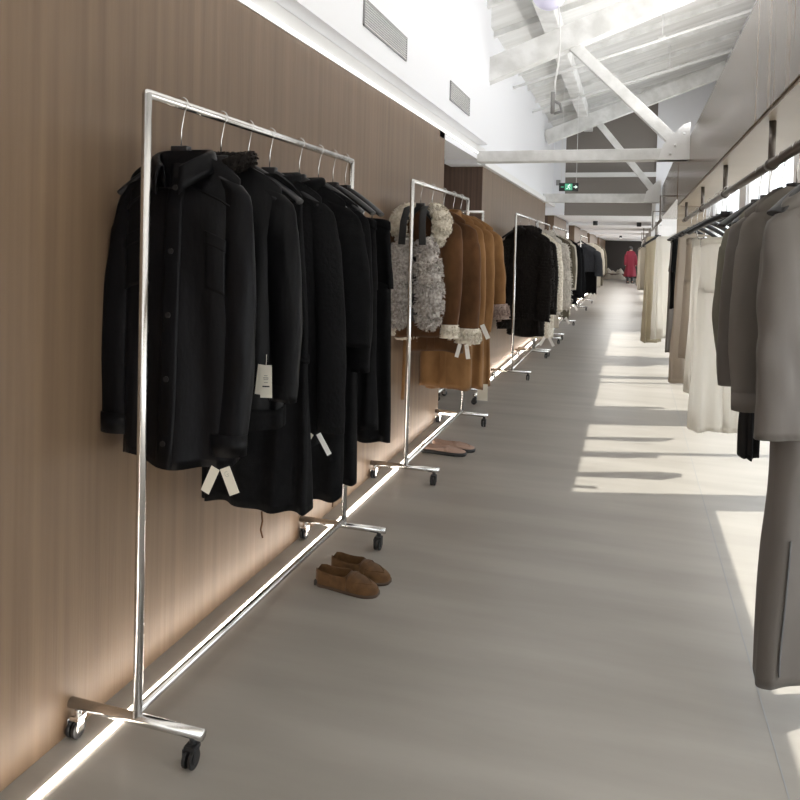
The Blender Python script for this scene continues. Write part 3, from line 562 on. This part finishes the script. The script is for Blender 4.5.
# ---------------------------------------------------------------- loafers
def shoe(name, label, loc, rz, L=0.275, W=0.098, m=None, sole=None, low=False, insole=None, sm=0.014):
    t = thing(name, label, 'shoe', loc, rz); N = 30
    def hw(s): 
        return W/2*(0.72*min(1, (s/0.10))**0.45 if s < 0.10 else 0.72+0.28*(1-math.cos(PI*min(1, (s-0.10)/0.58)))/2)*(1 if s < 0.72 else math.sqrt(max(0, 1-((s-0.72)/0.285)**2.3)))
    def cxs(s): return 0.006*math.sin(PI*s)
    hh = 0.064 if not low else 0.045
    def h(s): return (hh+0.006*(1-s/0.15)-0.01*(1-min(1, s/0.03)) if s < 0.15 else hh-0.004*math.sin((s-0.15)/0.35*PI) if s < 0.5 else hh+0.004-(hh-0.024)*((s-0.5)/0.5)**1.5)
    # sole
    b = bmesh.new(); ring0 = []; ring1 = []
    K = 48
    def outline(g, z):
        out = []
        for j in range(K):
            a = 2*PI*j/K; s_ = 0.5-0.5*math.cos(a); s_ = min(0.999, max(0.002, s_)); out.append(b.verts.new(((s_-0.5)*L+(-g if s_ < .05 else g if s_ > .95 else 0), (1 if a < PI else -1)*(hw(s_)+g*0.6)+cxs(s_), z)))
        return out
    r = [outline(0.0, 0.0), outline(0.003, 0.003), outline(0.003, sm)]
    for i in range(2):
        for j in range(K): b.faces.new((r[i][j], r[i][(j+1) % K], r[i+1][(j+1) % K], r[i+1][j]))
    b.faces.new(r[0][::-1]); b.faces.new(r[2]); obj('sole', b, sole or rubber, t)
    b = bmesh.new(); R = []; M_ = 25
    for i in range(N+1):
        s_ = 0.003+0.994*i/N; w = max(0.003, hw(s_)); H = h(s_); row = []; op = 1 if s_ < 0.46 else max(0, 1-(s_-0.46)/0.06); 
        if s_ < 0.02: op = 0.0
        for j in range(M_):
            p = -1+2*j/(M_-1); a = abs(p); sg = 1 if p > 0 else -1
            # closed vamp section
            yc = sg*w*math.cos(max(0, 1-a)*PI/2)**0.75 if a > 0 else 0; zc = sm+(H-sm)*math.sin((1-a)*PI/2)**0.8
            # open section
            if a > 0.5: q = (1-a)/0.5; yo = sg*w*(1-0.10*q*q); zo = sm+(H-sm)*q
            elif a > 0.38: q = (0.5-a)/0.12; yo = sg*w*(0.90-0.05*q); zo = H-0.002*q
            else: q = 1-a/0.38; yo = sg*w*0.84*(1-q); zo = H-0.002-(H-sm-0.004)*min(1, q*2.2)
            row.append(b.verts.new(((s_-0.5)*L, cxs(s_)+yc*(1-op)+yo*op, zc*(1-op)+zo*op)))
        R.append(row)
    for i in range(N):
        for j in range(M_-1): b.faces.new((R[i][j], R[i][j+1], R[i+1][j+1], R[i+1][j]))
    b.faces.new(R[0]); b.faces.new(R[-1][::-1]); obj('upper', b, m, t)
    b = bmesh.new(); pts = []
    for j in range(21):                                  # apron seam
        q = -1+2*j/20; s_ = 0.90-0.34*abs(q)**1.8; w = hw(s_); yy = q*0.72*w/max(0.3, abs(q)) if abs(q) > 0.72 else q*w
        a = min(1, abs(yy)/w); zc = sm+(h(s_)-sm)*math.sqrt(max(0, 1-a**2.6)); pts.append(((s_-0.5)*L, cxs(s_)+yy, zc+0.001))
    tube(b, pts, 0.0025, 8); obj('apron_seam', b, m, t)
    b = bmesh.new(); pts = []; s_ = 0.60
    for j in range(17):
        q = -1+2*j/16; w = hw(s_); a = abs(q); yy = (1 if q > 0 else -1)*w*math.cos((1-a)*PI/2)**0.75 if a > 0 else 0; zc = sm+(h(s_)-sm)*math.sin((1-a)*PI/2)**0.8; pts.append(((s_-0.5)*L, cxs(s_)+yy, zc+0.002))
    tube(b, pts, 0.012, 10, ry=0.002, side=(1, 0, 0)); obj('strap', b, m, t)
    if insole:
        b = bmesh.new(); sphere(b, V(-0.15*L, 0.001, sm+0.006), L*0.30, W*0.30, 0.003, 20, 8); obj('insole', b, insole, t)
    if not low: obj('heel', bx(-0.5*L+0.004, -0.5*L+0.066, -0.030, 0.032, 0, 0.024), rubber, t, False, 0.004)
    return t
shoe('suede_loafer', 'tan suede loafer in front, nearer to the viewer, beside the nearest rack', (-1.035, 2.70, 0), -0.10, m=shoem, L=0.272, W=0.100, sm=0.012, sole=soled)
shoe('suede_loafer', 'tan suede loafer behind its pair, beside the nearest rack', (-1.025, 2.825, 0), -0.16, m=shoem, L=0.272, W=0.100, sm=0.012, sole=soled)
shoe('slip_on_shoe', 'pale slip on shoe with thick black sole, nearer of the pair under the second rack', (-1.155, 4.73, 0), -0.04, L=0.31, W=0.10, m=corkm, low=True, sm=0.024)
shoe('slip_on_shoe', 'pale slip on shoe with black toe edge, farther of the pair under the second rack', (-1.115, 4.86, 0), -0.12, L=0.30, W=0.10, m=corkm, low=True, sm=0.022)
# ---------------------------------------------------------------- second rack: fur and suede
Y2 = [4.26, 4.52, 4.82, 5.10, 5.34]
hl = ['black hanger inside the cream fleece collar on the second rack', 'black hanger behind the grey curly vest', 'black hanger inside the caramel suede coat with pocket', 'black hanger of the long caramel coat with belt', 'last black hanger on the second rack, by its far pole']
for y, l in zip(Y2, hl): hanger((RX, y), 0.05, l, None, w=0.10 if y < 4.6 else 0.15)
# fleece vest with straps
t = thing('fleece_vest', 'grey curly fleece vest with black shoulder straps, first on the second rack', 'vest', (RX-0.005, 4.17, 0), 0.03)
for sx in (-1, 1):
    bm = bmesh.new(); tube(bm, [(sx*0.055, 0, 1.41), (sx*0.065, 0, 1.38), (sx*0.078, 0, 1.30), (sx*0.090, 0, 1.18), (sx*0.096, 0, 1.06), (sx*0.095, 0, 0.97), (sx*0.090, 0, 0.91), (sx*0.085, 0, 0.89)], [0.03, 0.05, 0.066, 0.074, 0.076, 0.070, 0.055, 0.02], 24, ry=[0.02, 0.04, 0.055, 0.06, 0.06, 0.055, 0.045, 0.015], side=(1, 0, 0))
    fuzz(bm, 3600, 0.030, 0.009, 71+sx, down=0.25, curl=1.4); obj('fleece_panel', bm, greyfur, t)
    b = bmesh.new(); tube(b, [(sx*0.045, 0.07, 1.60), (sx*0.05, 0.0, 1.585), (sx*0.056, -0.055, 1.50), (sx*0.062, -0.062, 1.37)], 0.021, 10, ry=0.004, side=(1, 0, 0)); obj('shoulder_strap', b, strapm, t)
b = bx(-0.065, 0.065, -0.005, 0.03, 0.92, 1.36); obj('lining', b, strapm, t)
# shearling jacket with cream collar
t, c = jacket('shearling_jacket', 'chestnut suede jacket with huge cream fleece collar behind the grey vest', 'jacket', RX, 4.31, 0.06, 0.175, 1.60, 0.82, suede2, 77, sl=(-0.18, 0.84), sr=(0.18, 0.88), collar=False, slope=0.28, r0=0.075, r1=0.058, amp=0.008)
for sx in (-1, 1):
    b = bmesh.new(); tube(b, [(sx*0.06, 0.03, 1.60), (sx*0.09, -0.02, 1.585), (sx*0.125, -0.06, 1.545), (sx*0.140, -0.07, 1.49), (sx*0.12, -0.06, 1.43), (sx*0.09, -0.05, 1.36)], [0.028, 0.042, 0.054, 0.057, 0.048, 0.03], 16, ry=[0.03, 0.035, 0.035, 0.035, 0.03, 0.02]); fuzz(b, 2200, 0.018, 0.007, 80+sx, down=0.1, curl=1.3); obj('fleece_collar', b, creamfur, t)
    b = bmesh.new(); tube(b, [(sx*0.182, -0.02, 0.90), (sx*0.184, -0.02, 0.82)], [0.054, 0.058], 20, ry=0.045); fuzz(b, 900, 0.016, 0.006, 90+sx, down=0.2, curl=1.2); obj('fleece_cuff', b, creamfur, t)
b = bmesh.new(); tube(b, [(-0.075, -0.075, 0.80), (-0.076, -0.077, 0.6), (-0.080, -0.075, 0.44)], 0.010, 8, ry=0.003, side=(1, 0, 0)); obj('belt_end', b, suede, t)
# dark chestnut sleeve coat
t, c = jacket('suede_coat', 'dark chestnut suede coat with cream fleece cuff, behind the grey vest', 'coat', RX+0.02, 4.55, 0.02, 0.19, 1.60, 0.70, suede2, 101, sl=(-0.22, 0.85), sr=(0.225, 0.80), slope=0.30, r0=0.085, r1=0.070)
for sx in (-1, 1):
    b = bmesh.new(); tube(b, [((0.225 if sx > 0 else -0.16), -0.02, 0.86), ((0.225 if sx > 0 else -0.16), -0.02, 0.765)], [0.076, 0.084], 24, ry=0.058); fuzz(b, 1500, 0.020, 0.007, 110+sx, down=0.2, curl=1.2); obj('fleece_cuff', b, creamfur, t)
swing_tag(t, 0.195, 0.765, -0.09, ang=0.25, string=0, h=0.085, w=0.024, m=whitep, marks=False); swing_tag(t, 0.235, 0.765, -0.09, ang=-0.15, string=0, h=0.09, w=0.026, m=whitep)
t, c = jacket('suede_coat', 'caramel suede coat with breast pocket, middle of the second rack', 'coat', RX+0.03, 4.84, 0.0, 0.175, 1.60, 0.42, suede, 120, sl=(-0.22, 0.85), sr=(0.21, 0.82), slope=0.32, r0=0.07, r1=0.055, colh=0.06, fall=0.09, amp=0.014, pockets=True)
obj('lapel', c.patch(-PI/2+0.35, -PI/2+0.85, 0.07, 0.30, 0.014, 0.004), suede, t)
swing_tag(t, 0.26, 0.86, -0.06, ang=-0.45, string=0, h=0.10, w=0.03, m=whitep, marks=False)
t, c = jacket('suede_coat', 'long plain caramel suede coat next to the last on the second rack', 'coat', RX+0.03, 5.12, 0.0, 0.20, 1.59, 0.37, suede, 133, sl=(-0.22, 0.80), sr=(0.21, 0.78), slope=0.33, r0=0.065, r1=0.055, amp=0.015)
obj('belt', c.patch(0, 2*PI, 0.60, 0.63, 0.004, 0.004, 60, 2), suede2, t)
t, c = jacket('shearling_coat', 'last caramel coat on the second rack, with taupe fleece cuffs', 'coat', RX+0.03, 5.36, 0.0, 0.21, 1.59, 0.36, suede, 140, sl=(-0.24, 0.86), sr=(0.262, 0.86), slope=0.33, r0=0.075, r1=0.058, amp=0.013, wm=0.2)
for sx in (-1, 1):
    b = bmesh.new(); tube(b, [((0.268 if sx > 0 else -0.185), -0.02, 0.96), ((0.275 if sx > 0 else -0.185), -0.02, 0.85)], [0.066, 0.075], 24, ry=0.055); fuzz(b, 1500, 0.020, 0.006, 150+sx, down=0.3, curl=1.1); obj('fleece_cuff', b, pinkfur, t)
swing_tag(t, 0.175, 0.375, -0.06, string=0, h=0.12, w=0.075, m=paper, name='care_card')
# ---------------------------------------------------------------- third, fourth, fifth, sixth racks
def simple_coat(name, label, cat, x, y, m, w, zh, seed, sl=(-0.25, 0.8), sr=(0.25, 0.8), fur=0, fl=0.03, rz=0, r0=0.075, r1=0.06, w1=None, zt=1.58, tags=False, amp=0.012, slope=0.35):
    t, c = jacket(name, label, cat, x, y, rz, w, zt, zh, m, seed, sl=sl, sr=sr, r0=r0, r1=r1, w1=w1, collar=not fur, amp=amp, slope=slope, placket=not fur)
    if fur:
        for ch in list(t.children):
            bm = bmesh.new(); bm.from_mesh(ch.data); fuzz(bm, fur if ch.name.startswith('body') else fur//3, fl, 0.012, seed, down=0.9, curl=0.5); bm.to_mesh(ch.data); bm.free()
        b = stand_bm(zt-0.03, 0.09, 0.06, 0.08, 0.03); fuzz(b, 400, fl, 0.01, seed+1); obj('fur_collar', b, m, t)
    if tags:
        swing_tag(t, w*0.6, zh+0.02, -0.08, ang=0.5, string=0, h=0.12, w=0.035, m=whitep, marks=False); swing_tag(t, w*0.85, zh+0.02, -0.08, ang=-0.5, string=0, h=0.12, w=0.035, m=whitep, marks=False)
    return t
simple_coat('fur_coat', 'long brown black fur coat facing the viewer, first on its rack beyond the alcove', 'coat', -1.12, 8.05, blkfur, 0.21, 0.60, 201, (-0.23, 0.50), (0.215, 0.60), fur=4500, fl=0.016, r0=0.085, r1=0.075, slope=0.38)
t = simple_coat('fur_coat', 'long straight brown black fur coat seen below the first fur coat', 'coat', -1.12, 8.35, blkfur, 0.20, 0.40, 205, (-0.2, 0.7), (0.235, 0.72), fur=2500, fl=0.016, r0=0.08, r1=0.07)
simple_coat('fur_coat', 'second dark fur coat pressed behind the first, with a white ring tag', 'coat', -1.14, 8.75, blkfur, 0.22, 0.55, 208, (-0.2, 0.7), (0.25, 0.62), fur=2200, fl=0.016, r0=0.08, r1=0.07)
b = bmesh.new(); 
t = simple_coat('fleece_coat', 'long cream coat squeezed between the dark fur coats and the shaggy coat', 'coat', -1.12, 9.25, creamfur, 0.21, 0.28, 214, (-0.2, 0.8), (0.26, 0.62), r0=0.08, r1=0.06, tags=True)
simple_coat('fur_coat', 'ivory shaggy long haired coat, first on its rack', 'coat', -1.10, 9.85, shaggy, 0.22, 0.52, 220, (-0.22, 0.6), (0.27, 0.60), fur=2200, fl=0.045, r0=0.09, r1=0.08)
simple_coat('fleece_coat', 'pale grey coat hanging behind the shaggy ivory one', 'coat', -1.14, 10.3, cream, 0.20, 0.30, 226, (-0.22, 0.7), (0.23, 0.7))
simple_coat('wool_coat', 'olive brown long coat with white tags at its front', 'coat', -1.15, 11.75, olive, 0.23, 0.32, 231, (-0.22, 0.8), (0.25, 0.8), tags=True)
simple_coat('wool_coat', 'white edged cream coat between olive and black coats', 'coat', -1.15, 12.1, cream, 0.23, 0.34, 236, (-0.22, 0.8), (0.25, 0.75), zt=1.6)
simple_coat('wool_coat', 'black coat nearest the olive coat on its far side', 'coat', -1.15, 12.7, wool, 0.24, 0.62, 240, (-0.22, 0.8), (0.29, 0.66), r0=0.09, r1=0.075)
simple_coat('wool_coat', 'second black coat beyond the olive coat, with tags', 'coat', -1.15, 13.3, wool, 0.24, 0.42, 246, (-0.22, 0.8), (0.31, 0.55), r0=0.09, r1=0.075, tags=True)
simple_coat('wool_jacket', 'charcoal navy jacket facing the viewer on the far rack', 'jacket', -1.07, 17.75, navy, 0.27, 0.90, 250, (-0.34, 0.78), (0.34, 0.80), r0=0.11, r1=0.09, zt=1.54)
simple_coat('pleated_skirt', 'black skirt showing below the charcoal navy jacket', 'skirt', -1.05, 17.9, wool, 0.27, 0.38, 255, None, None, zt=1.4, tags=True)
simple_coat('wool_coat', 'cream coat at the end of the far rack', 'coat', -1.00, 18.9, cream, 0.26, 0.5, 260, (-0.3, 0.8), (0.3, 0.8))
simple_coat('wool_coat', 'dark brown coat beyond the cream coat on the far rack', 'coat', -0.98, 19.8, olive, 0.26, 0.5, 262, (-0.3, 0.8), (0.3, 0.8))
for (y, lab, x) in [(8.05, 'black hanger in the first brown black fur coat', -1.17), (8.75, 'black hanger in the second dark fur coat', -1.17), (9.85, 'black hanger in the ivory shaggy coat', -1.17), (11.75, 'black hanger in the olive brown coat', -1.17), (12.7, 'black hanger in the black coat beyond the olive one', -1.17), (17.75, 'dark hanger in the charcoal navy jacket', -1.15)]: hanger((x, y), 0, lab, None, w=0.19)
# ---------------------------------------------------------------- right hand rail
RR, ZR = 0.50, 1.705
t = thing('hanging_rail', 'long dark bronze clothes rail hung under the right hand bulkhead', 'clothes rail', (RR, 0, ZR))
b = bmesh.new(); tube(b, [(0, 0.9, 0), (0, 8.2, 0)], 0.018, 16); obj('rail_tube', b, bronze, t)
for y in (1.7, 3.15, 4.65, 6.1, 7.9):
    b = bmesh.new(); tube(b, [(0, y, 0.01), (0, y, 1.873-ZR)], 0.013, 14); obj('hanging_rod', b, bronze, t)
    b = bmesh.new(); tube(b, [(0, y-0.035, 0), (0, y+0.035, 0)], 0.0235, 14); obj('rail_sleeve', b, bronze, t)
def rhang(x, y, rz, lab, **k): return hanger((x, y), rz, lab, None, railz=ZR, ztop=ZR-0.115, thick=0.045, drop=0.10, m=hangm, hookm=chrome, **k)
rhang(RR, 2.40, 0.62, 'black hanger of the near taupe robe', w=0.15); rhang(RR, 2.67, 0.5, 'black hanger in the crumpled taupe shirt', w=0.14); rhang(RR, 2.92, 0.5, 'black hanger in the grey taupe blouse', w=0.14); rhang(RR, 3.18, 0.45, 'black hanger in the sage grey shirt', w=0.14); rhang(RR, 3.42, 0.45, 'black hanger showing its bare end behind the sage grey shirt', w=0.17)
# near robe with side slit
t = thing('long_robe', 'long taupe robe dress with short wide sleeves and side slit, nearest on the right', 'dress', (RR+0.045, 2.42, 0), 0.66)
c = Cloth(0.19, 0.225, 1.575, 0.15, slope=0.46, d1=0.055, d2=0.06, amp=0.014, seed=301, neck=0.06, wm=0.175, hem=0.012, ns=(3, 4, 7)); obj('robe_body', c.mesh(96, 48), taupec, t)
for sx in (-1, 1): obj('sleeve', sleeve_bm(sx*0.175, 1.49, sx*0.178, 0.85, 0.070, 0.088, 305+sx, y1=-0.03, wr=0.11, ra=0.7), taupec, t)
obj('robe_front_edge', c.patch(-PI/2-0.25, -PI/2-0.18, 0.02, 0.62, 0.004, 0.004, 3, 20), taupec, t)
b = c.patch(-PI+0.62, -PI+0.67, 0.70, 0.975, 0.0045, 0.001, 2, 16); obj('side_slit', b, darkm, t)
# crumpled shirt
t, c = jacket('cotton_shirt', 'crumpled taupe shirt with rolled sleeve just behind the near robe', 'shirt', RR+0.01, 2.66, 0.6, 0.175, 1.575, 0.86, taupec2, 312, sl=(-0.185, 0.87), sr=(0.185, 0.90), r0=0.065, r1=0.058, amp=0.030, slope=0.36, cuffs=True, collar=False, wide=0.08)
t, c = jacket('silk_blouse', 'smooth grey taupe blouse with shoulder yoke, third on the right hand rail', 'blouse', RR+0.03, 2.93, 0.5, 0.18, 1.575, 0.90, taupec, 318, sl=(-0.195, 0.90), sr=(0.195, 0.93), r0=0.070, r1=0.070, amp=0.018, slope=0.36, collar=False)
t, c = jacket('cotton_shirt', 'sage grey shirt with rounded shoulder, last of the near group on the right', 'shirt', RR+0.05, 3.2, 0.5, 0.185, 1.575, 0.93, olivec, 325, sl=(-0.205, 0.95), sr=(0.205, 1.0), r0=0.075, r1=0.058, amp=0.012, slope=0.36, collar=False, wide=0.09)
t, c = jacket('knit_scarf_top', 'narrow black garment hanging lowest behind the crumpled taupe shirt', 'top', RR+0.0, 3.42, 0.5, 0.03, 1.50, 0.50, satin, 331, w1=0.028, d=0.03, collar=False, placket=False, slope=0.4)
t.name = 'long_scarf'
# white and beige trousers group
ysr = [4.35, 4.62, 4.86, 5.30, 5.75, 6.30, 6.90]
hlab = ['black hanger with steel clips holding the ivory trousers', 'black hanger fanned out behind the ivory trousers', 'black hanger above the ivory dress', 'black hanger in the middle of the pale trouser group', 'black hanger over the beige dress', 'black hanger over the black slim trousers', 'black hanger nearest the partition on the right hand rail']
for i, y in enumerate(ysr): rhang(RR-0.02, y, [-0.5, 0.15, 0.35, 0.45, 0.45, 0.5, 0.5][i], hlab[i], w=0.21, clips=i == 0)
trousers('wide_trousers', 'ivory linen wide leg trousers hanging in sunlight on the right', 'trousers', (RR+0.0, 4.35), 0.30, 0.15, 1.45, 0.40, whitec, 340, 1.25, d=0.04, amp=0.018)
t = thing('linen_dress', 'ivory linen skirt with soft pleats behind the ivory trousers', 'skirt', (RR-0.02, 4.85, 0), 0.45); c = Cloth(0.15, 0.16, 1.46, 0.52, slope=0.0, d1=0.04, d2=0.06, amp=0.02, seed=350, ns=(4, 7, 11)); obj('skirt_body', c.mesh(90, 36), whitec, t); obj('waistband', c.patch(0, 2*PI, 0, 0.05, 0.002, 0.003, 60, 2), whitec, t)
t.name = 'linen_skirt'
trousers('wide_trousers', 'beige wide leg trousers with side buckle between ivory skirt and black trousers', 'trousers', (RR-0.04, 5.3), 0.45, 0.13, 1.47, 0.66, beigec, 356, 1.05, d=0.035, amp=0.012)
t = thing('long_skirt', 'long taupe beige skirt with a grey card at its hem', 'skirt', (RR-0.07, 5.75, 0), 0.45); c = Cloth(0.13, 0.16, 1.50, 0.42, slope=0.0, d1=0.035, d2=0.05, amp=0.014, seed=360); obj('skirt_body', c.mesh(80, 30), beigec, t)
# grey card with the black bracket
tg = swing_tag(t, -0.06, 0.60, -0.12, w=0.11, h=0.17, m=grey, marks=False, string=0, name='hang_card')
b = bmesh.new()
for a in ((-0.105, -0.085, -0.105, -0.02), (-0.105, -0.035, -0.04, -0.02), (-0.105, -0.035, -0.105, -0.085)): box(b, a[0]+0.01, a[1]+0.01, -0.124, -0.121, 0.60+a[2], 0.60+a[3])
box(b, -0.055, -0.035, -0.124, -0.121, 0.60-0.145, 0.60-0.13)
obj('printed_bracket', b, ink, tg, False)
trousers('slim_trousers', 'slim black trousers between beige and pale trousers on the right', 'trousers', (RR-0.10, 6.3), 0.5, 0.11, 1.50, 0.92, satin, 366, 0.8, d=0.03)
trousers('wide_trousers', 'pale grey beige trousers nearest the partition on the right', 'trousers', (RR-0.05, 6.9), 0.5, 0.15, 1.50, 0.50, taupec2, 370, 1.1)
# second bay beyond the partition
t = thing('hanging_rail', 'short bronze clothes rail beyond the pale partition', 'clothes rail', (0.30, 9, 1.74)); b = bmesh.new(); tube(b, [(0, 0, 0), (0, 4.0, 0)], 0.016, 12); obj('rail_tube', b, bronze, t)
for y in (0.3, 3.7):
    b = bmesh.new(); tube(b, [(0, y, 0), (0, y, 0.3), (0.2, y, 0.3)], 0.010, 10); obj('hanging_rod', b, bronze, t)
dl = [('long butter yellow satin dress, leftmost of the dresses beyond the partition', yelloc, 9.6, 0.25), ('cream dress beside the butter yellow one beyond the partition', cream, 10.2, 0.32), ('white dress beyond the partition, brightest of its group', whitec, 9.45, 0.36)]
for i, (lab, m, y, x) in enumerate(dl):
    t = thing('long_dress', lab, 'dress', (x, y, 0), 0.55); c = Cloth(0.11, 0.13, 1.565, 0.27+0.03*i, slope=0.3, d1=0.04, d2=0.06, amp=0.022, seed=380+i, ns=(4, 7, 10)); obj('dress_body', c.mesh(80, 30), m, t)
hanger((0.30, 9.55), 0.6, 'wide black hanger with bare end beyond the pale partition', None, w=0.22, railz=1.74, ztop=1.58); hanger((0.30, 10.2), 0.6, 'black hanger over the cream dress beyond the partition', None, w=0.2, railz=1.74, ztop=1.6)
t = thing('hanging_rail', 'far clothes rail hung from the low ceiling on the right', 'clothes rail', (0.27, 20.4, 1.74)); b = bmesh.new(); tube(b, [(0, 0, 0), (0, 4.4, 0)], 0.016, 12); obj('rail_tube', b, bronze, t)
for y in (0.2, 4.2):
    b = bmesh.new(); tube(b, [(0, y, 0), (0, y, 0.29)], 0.010, 10); obj('hanging_rod', b, bronze, t)
hanger((0.27, 21), 0.6, 'dark hanger over the pale dress in the far aisle', None, w=0.15, railz=1.74, ztop=1.56, drop=0.09); hanger((0.27, 24), 0.6, 'dark hanger over the rosy beige dress far down the aisle', None, w=0.15, railz=1.74, ztop=1.56, drop=0.09)
for i, (y, m, lab) in enumerate([(21, cream, 'pale dress on the right of the far aisle'), (24, beigec, 'rosy beige dress beyond the pale one near the person in red'), ]):
    t = thing('long_dress', lab, 'dress', (0.27, y, 0), 0.6); c = Cloth(0.11, 0.14, 1.53, 0.38, slope=0.3, amp=0.02, seed=390+i); obj('dress_body', c.mesh(60, 24), m, t)
# ---------------------------------------------------------------- far end: person in red, covered bench
t = thing('person', 'person in a long dark red coat standing far down the aisle', 'person', (-0.07, 35.0, 0), 0.25)
def skin_mesh(pts, edges, rad, name, m, parent):
    me = bpy.data.meshes.new(name); me.from_pydata(pts, edges, []); o = bpy.data.objects.new(name, me); C.objects.link(o); o.parent = parent
    sk = o.modifiers.new('skin', 'SKIN'); sk.use_smooth_shade = True
    if not me.skin_vertices: me.attributes.new if False else None
    bpy.context.view_layer.objects.active = o
    for i, r in enumerate(rad): me.skin_vertices[0].data[i].radius = (r, r*0.85)
    me.skin_vertices[0].data[0].use_root = True
    ss = o.modifiers.new('sub', 'SUBSURF'); ss.levels = 1; ss.render_levels = 1; me.materials.append(m); return o
P = [(0, 0, 0.86), (0, 0, 1.05), (0, 0, 1.25), (0, 0, 1.37), (0, 0, 1.43), (0, -0.01, 1.53), (0, -0.01, 1.62),
     (0.09, 0, 0.82), (0.10, -0.01, 0.46), (0.10, 0.01, 0.09), (0.10, -0.12, 0.04), (-0.09, 0, 0.82), (-0.10, -0.01, 0.46), (-0.10, 0.01, 0.09), (-0.10, -0.12, 0.04),
     (0.17, 0, 1.34), (0.22, 0.01, 1.08), (0.23, -0.04, 0.86), (0.23, -0.06, 0.77), (-0.17, 0, 1.34), (-0.22, 0.01, 1.08), (-0.23, -0.04, 0.86), (-0.23, -0.06, 0.77)]
E_ = [(0, 1), (1, 2), (2, 3), (3, 4), (4, 5), (5, 6), (0, 7), (7, 8), (8, 9), (9, 10), (0, 11), (11, 12), (12, 13), (13, 14), (3, 15), (15, 16), (16, 17), (17, 18), (3, 19), (19, 20), (20, 21), (21, 22)]
RD = [0.13, 0.11, 0.14, 0.10, 0.05, 0.085, 0.07, 0.09, 0.06, 0.04, 0.035, 0.09, 0.06, 0.04, 0.035, 0.06, 0.045, 0.035, 0.03, 0.06, 0.045, 0.035, 0.03]
try: skin_mesh(P, E_, RD, 'body', skinm, t)
except Exception as e:
    print('skin failed', e)
c = Cloth(0.20, 0.27, 1.47, 0.30, slope=0.35, d0=0.10, d1=0.14, d2=0.2, amp=0.02, seed=400, neck=0.06, wm=0.19); obj('coat', c.mesh(60, 26), redc, t)
for sx in (-1, 1): obj('coat_sleeve', sleeve_bm(sx*0.18, 1.36, sx*0.24, 0.82, 0.07, 0.055, 404+sx, y1=-0.05, ra=0.9), redc, t)
b = bmesh.new(); sphere(b, V(0, 0.015, 1.58), 0.095, 0.10, 0.11); sphere(b, V(0, 0.06, 1.48), 0.08, 0.05, 0.12); obj('hair', b, hairm, t)
for sx in (-1, 1): obj('boot', (lambda b: (tube(b, [(sx*0.10, 0.01, 0.0), (sx*0.10, 0.01, 0.34)], [0.055, 0.065], 16), box(b, sx*0.10-0.045, sx*0.10+0.045, -0.19, 0.03, 0, 0.06), b)[2])(bmesh.new()), rubber, t, False, 0.01)
t = thing('covered_bench', 'low bench under a rumpled pale cloth before the dark end wall', 'bench', (-0.85, 40, 0))
bm = bmesh.new(); n = 24
G = [[bm.verts.new((-0.55+1.1*i/n, -0.35+0.7*j/n, max(0.0, (0.42+0.14*noise.noise(V(i*.3, j*.3, 1))+0.08*math.sin(i*.4))*min(1, 5*min(i, n-i)/n)**0.5*min(1, 5*min(j, n-j)/n)**0.5))) for j in range(n+1)] for i in range(n+1)]
for i in range(n):
    for j in range(n): bm.faces.new((G[i][j], G[i+1][j], G[i+1][j+1], G[i][j+1]))
obj('cloth_cover', bm, cream, t); obj('bench_frame', bx(-0.5, 0.5, -0.3, 0.3, 0, 0.30), woodd, t, False, 0.01)
t = thing('wall_mirror', 'tall grey mirror panel between two far oak wall panels', 'mirror', (-1.46, 17.4, 0)); obj('mirror_glass', bx(0, 0.01, -0.48, 0.48, 0.03, 2.0), mirror, t, False); obj('mirror_back', bx(-0.03, 0, -0.5, 0.5, 0.0, 2.03), grey, t, False)
bpy.context.view_layer.update()
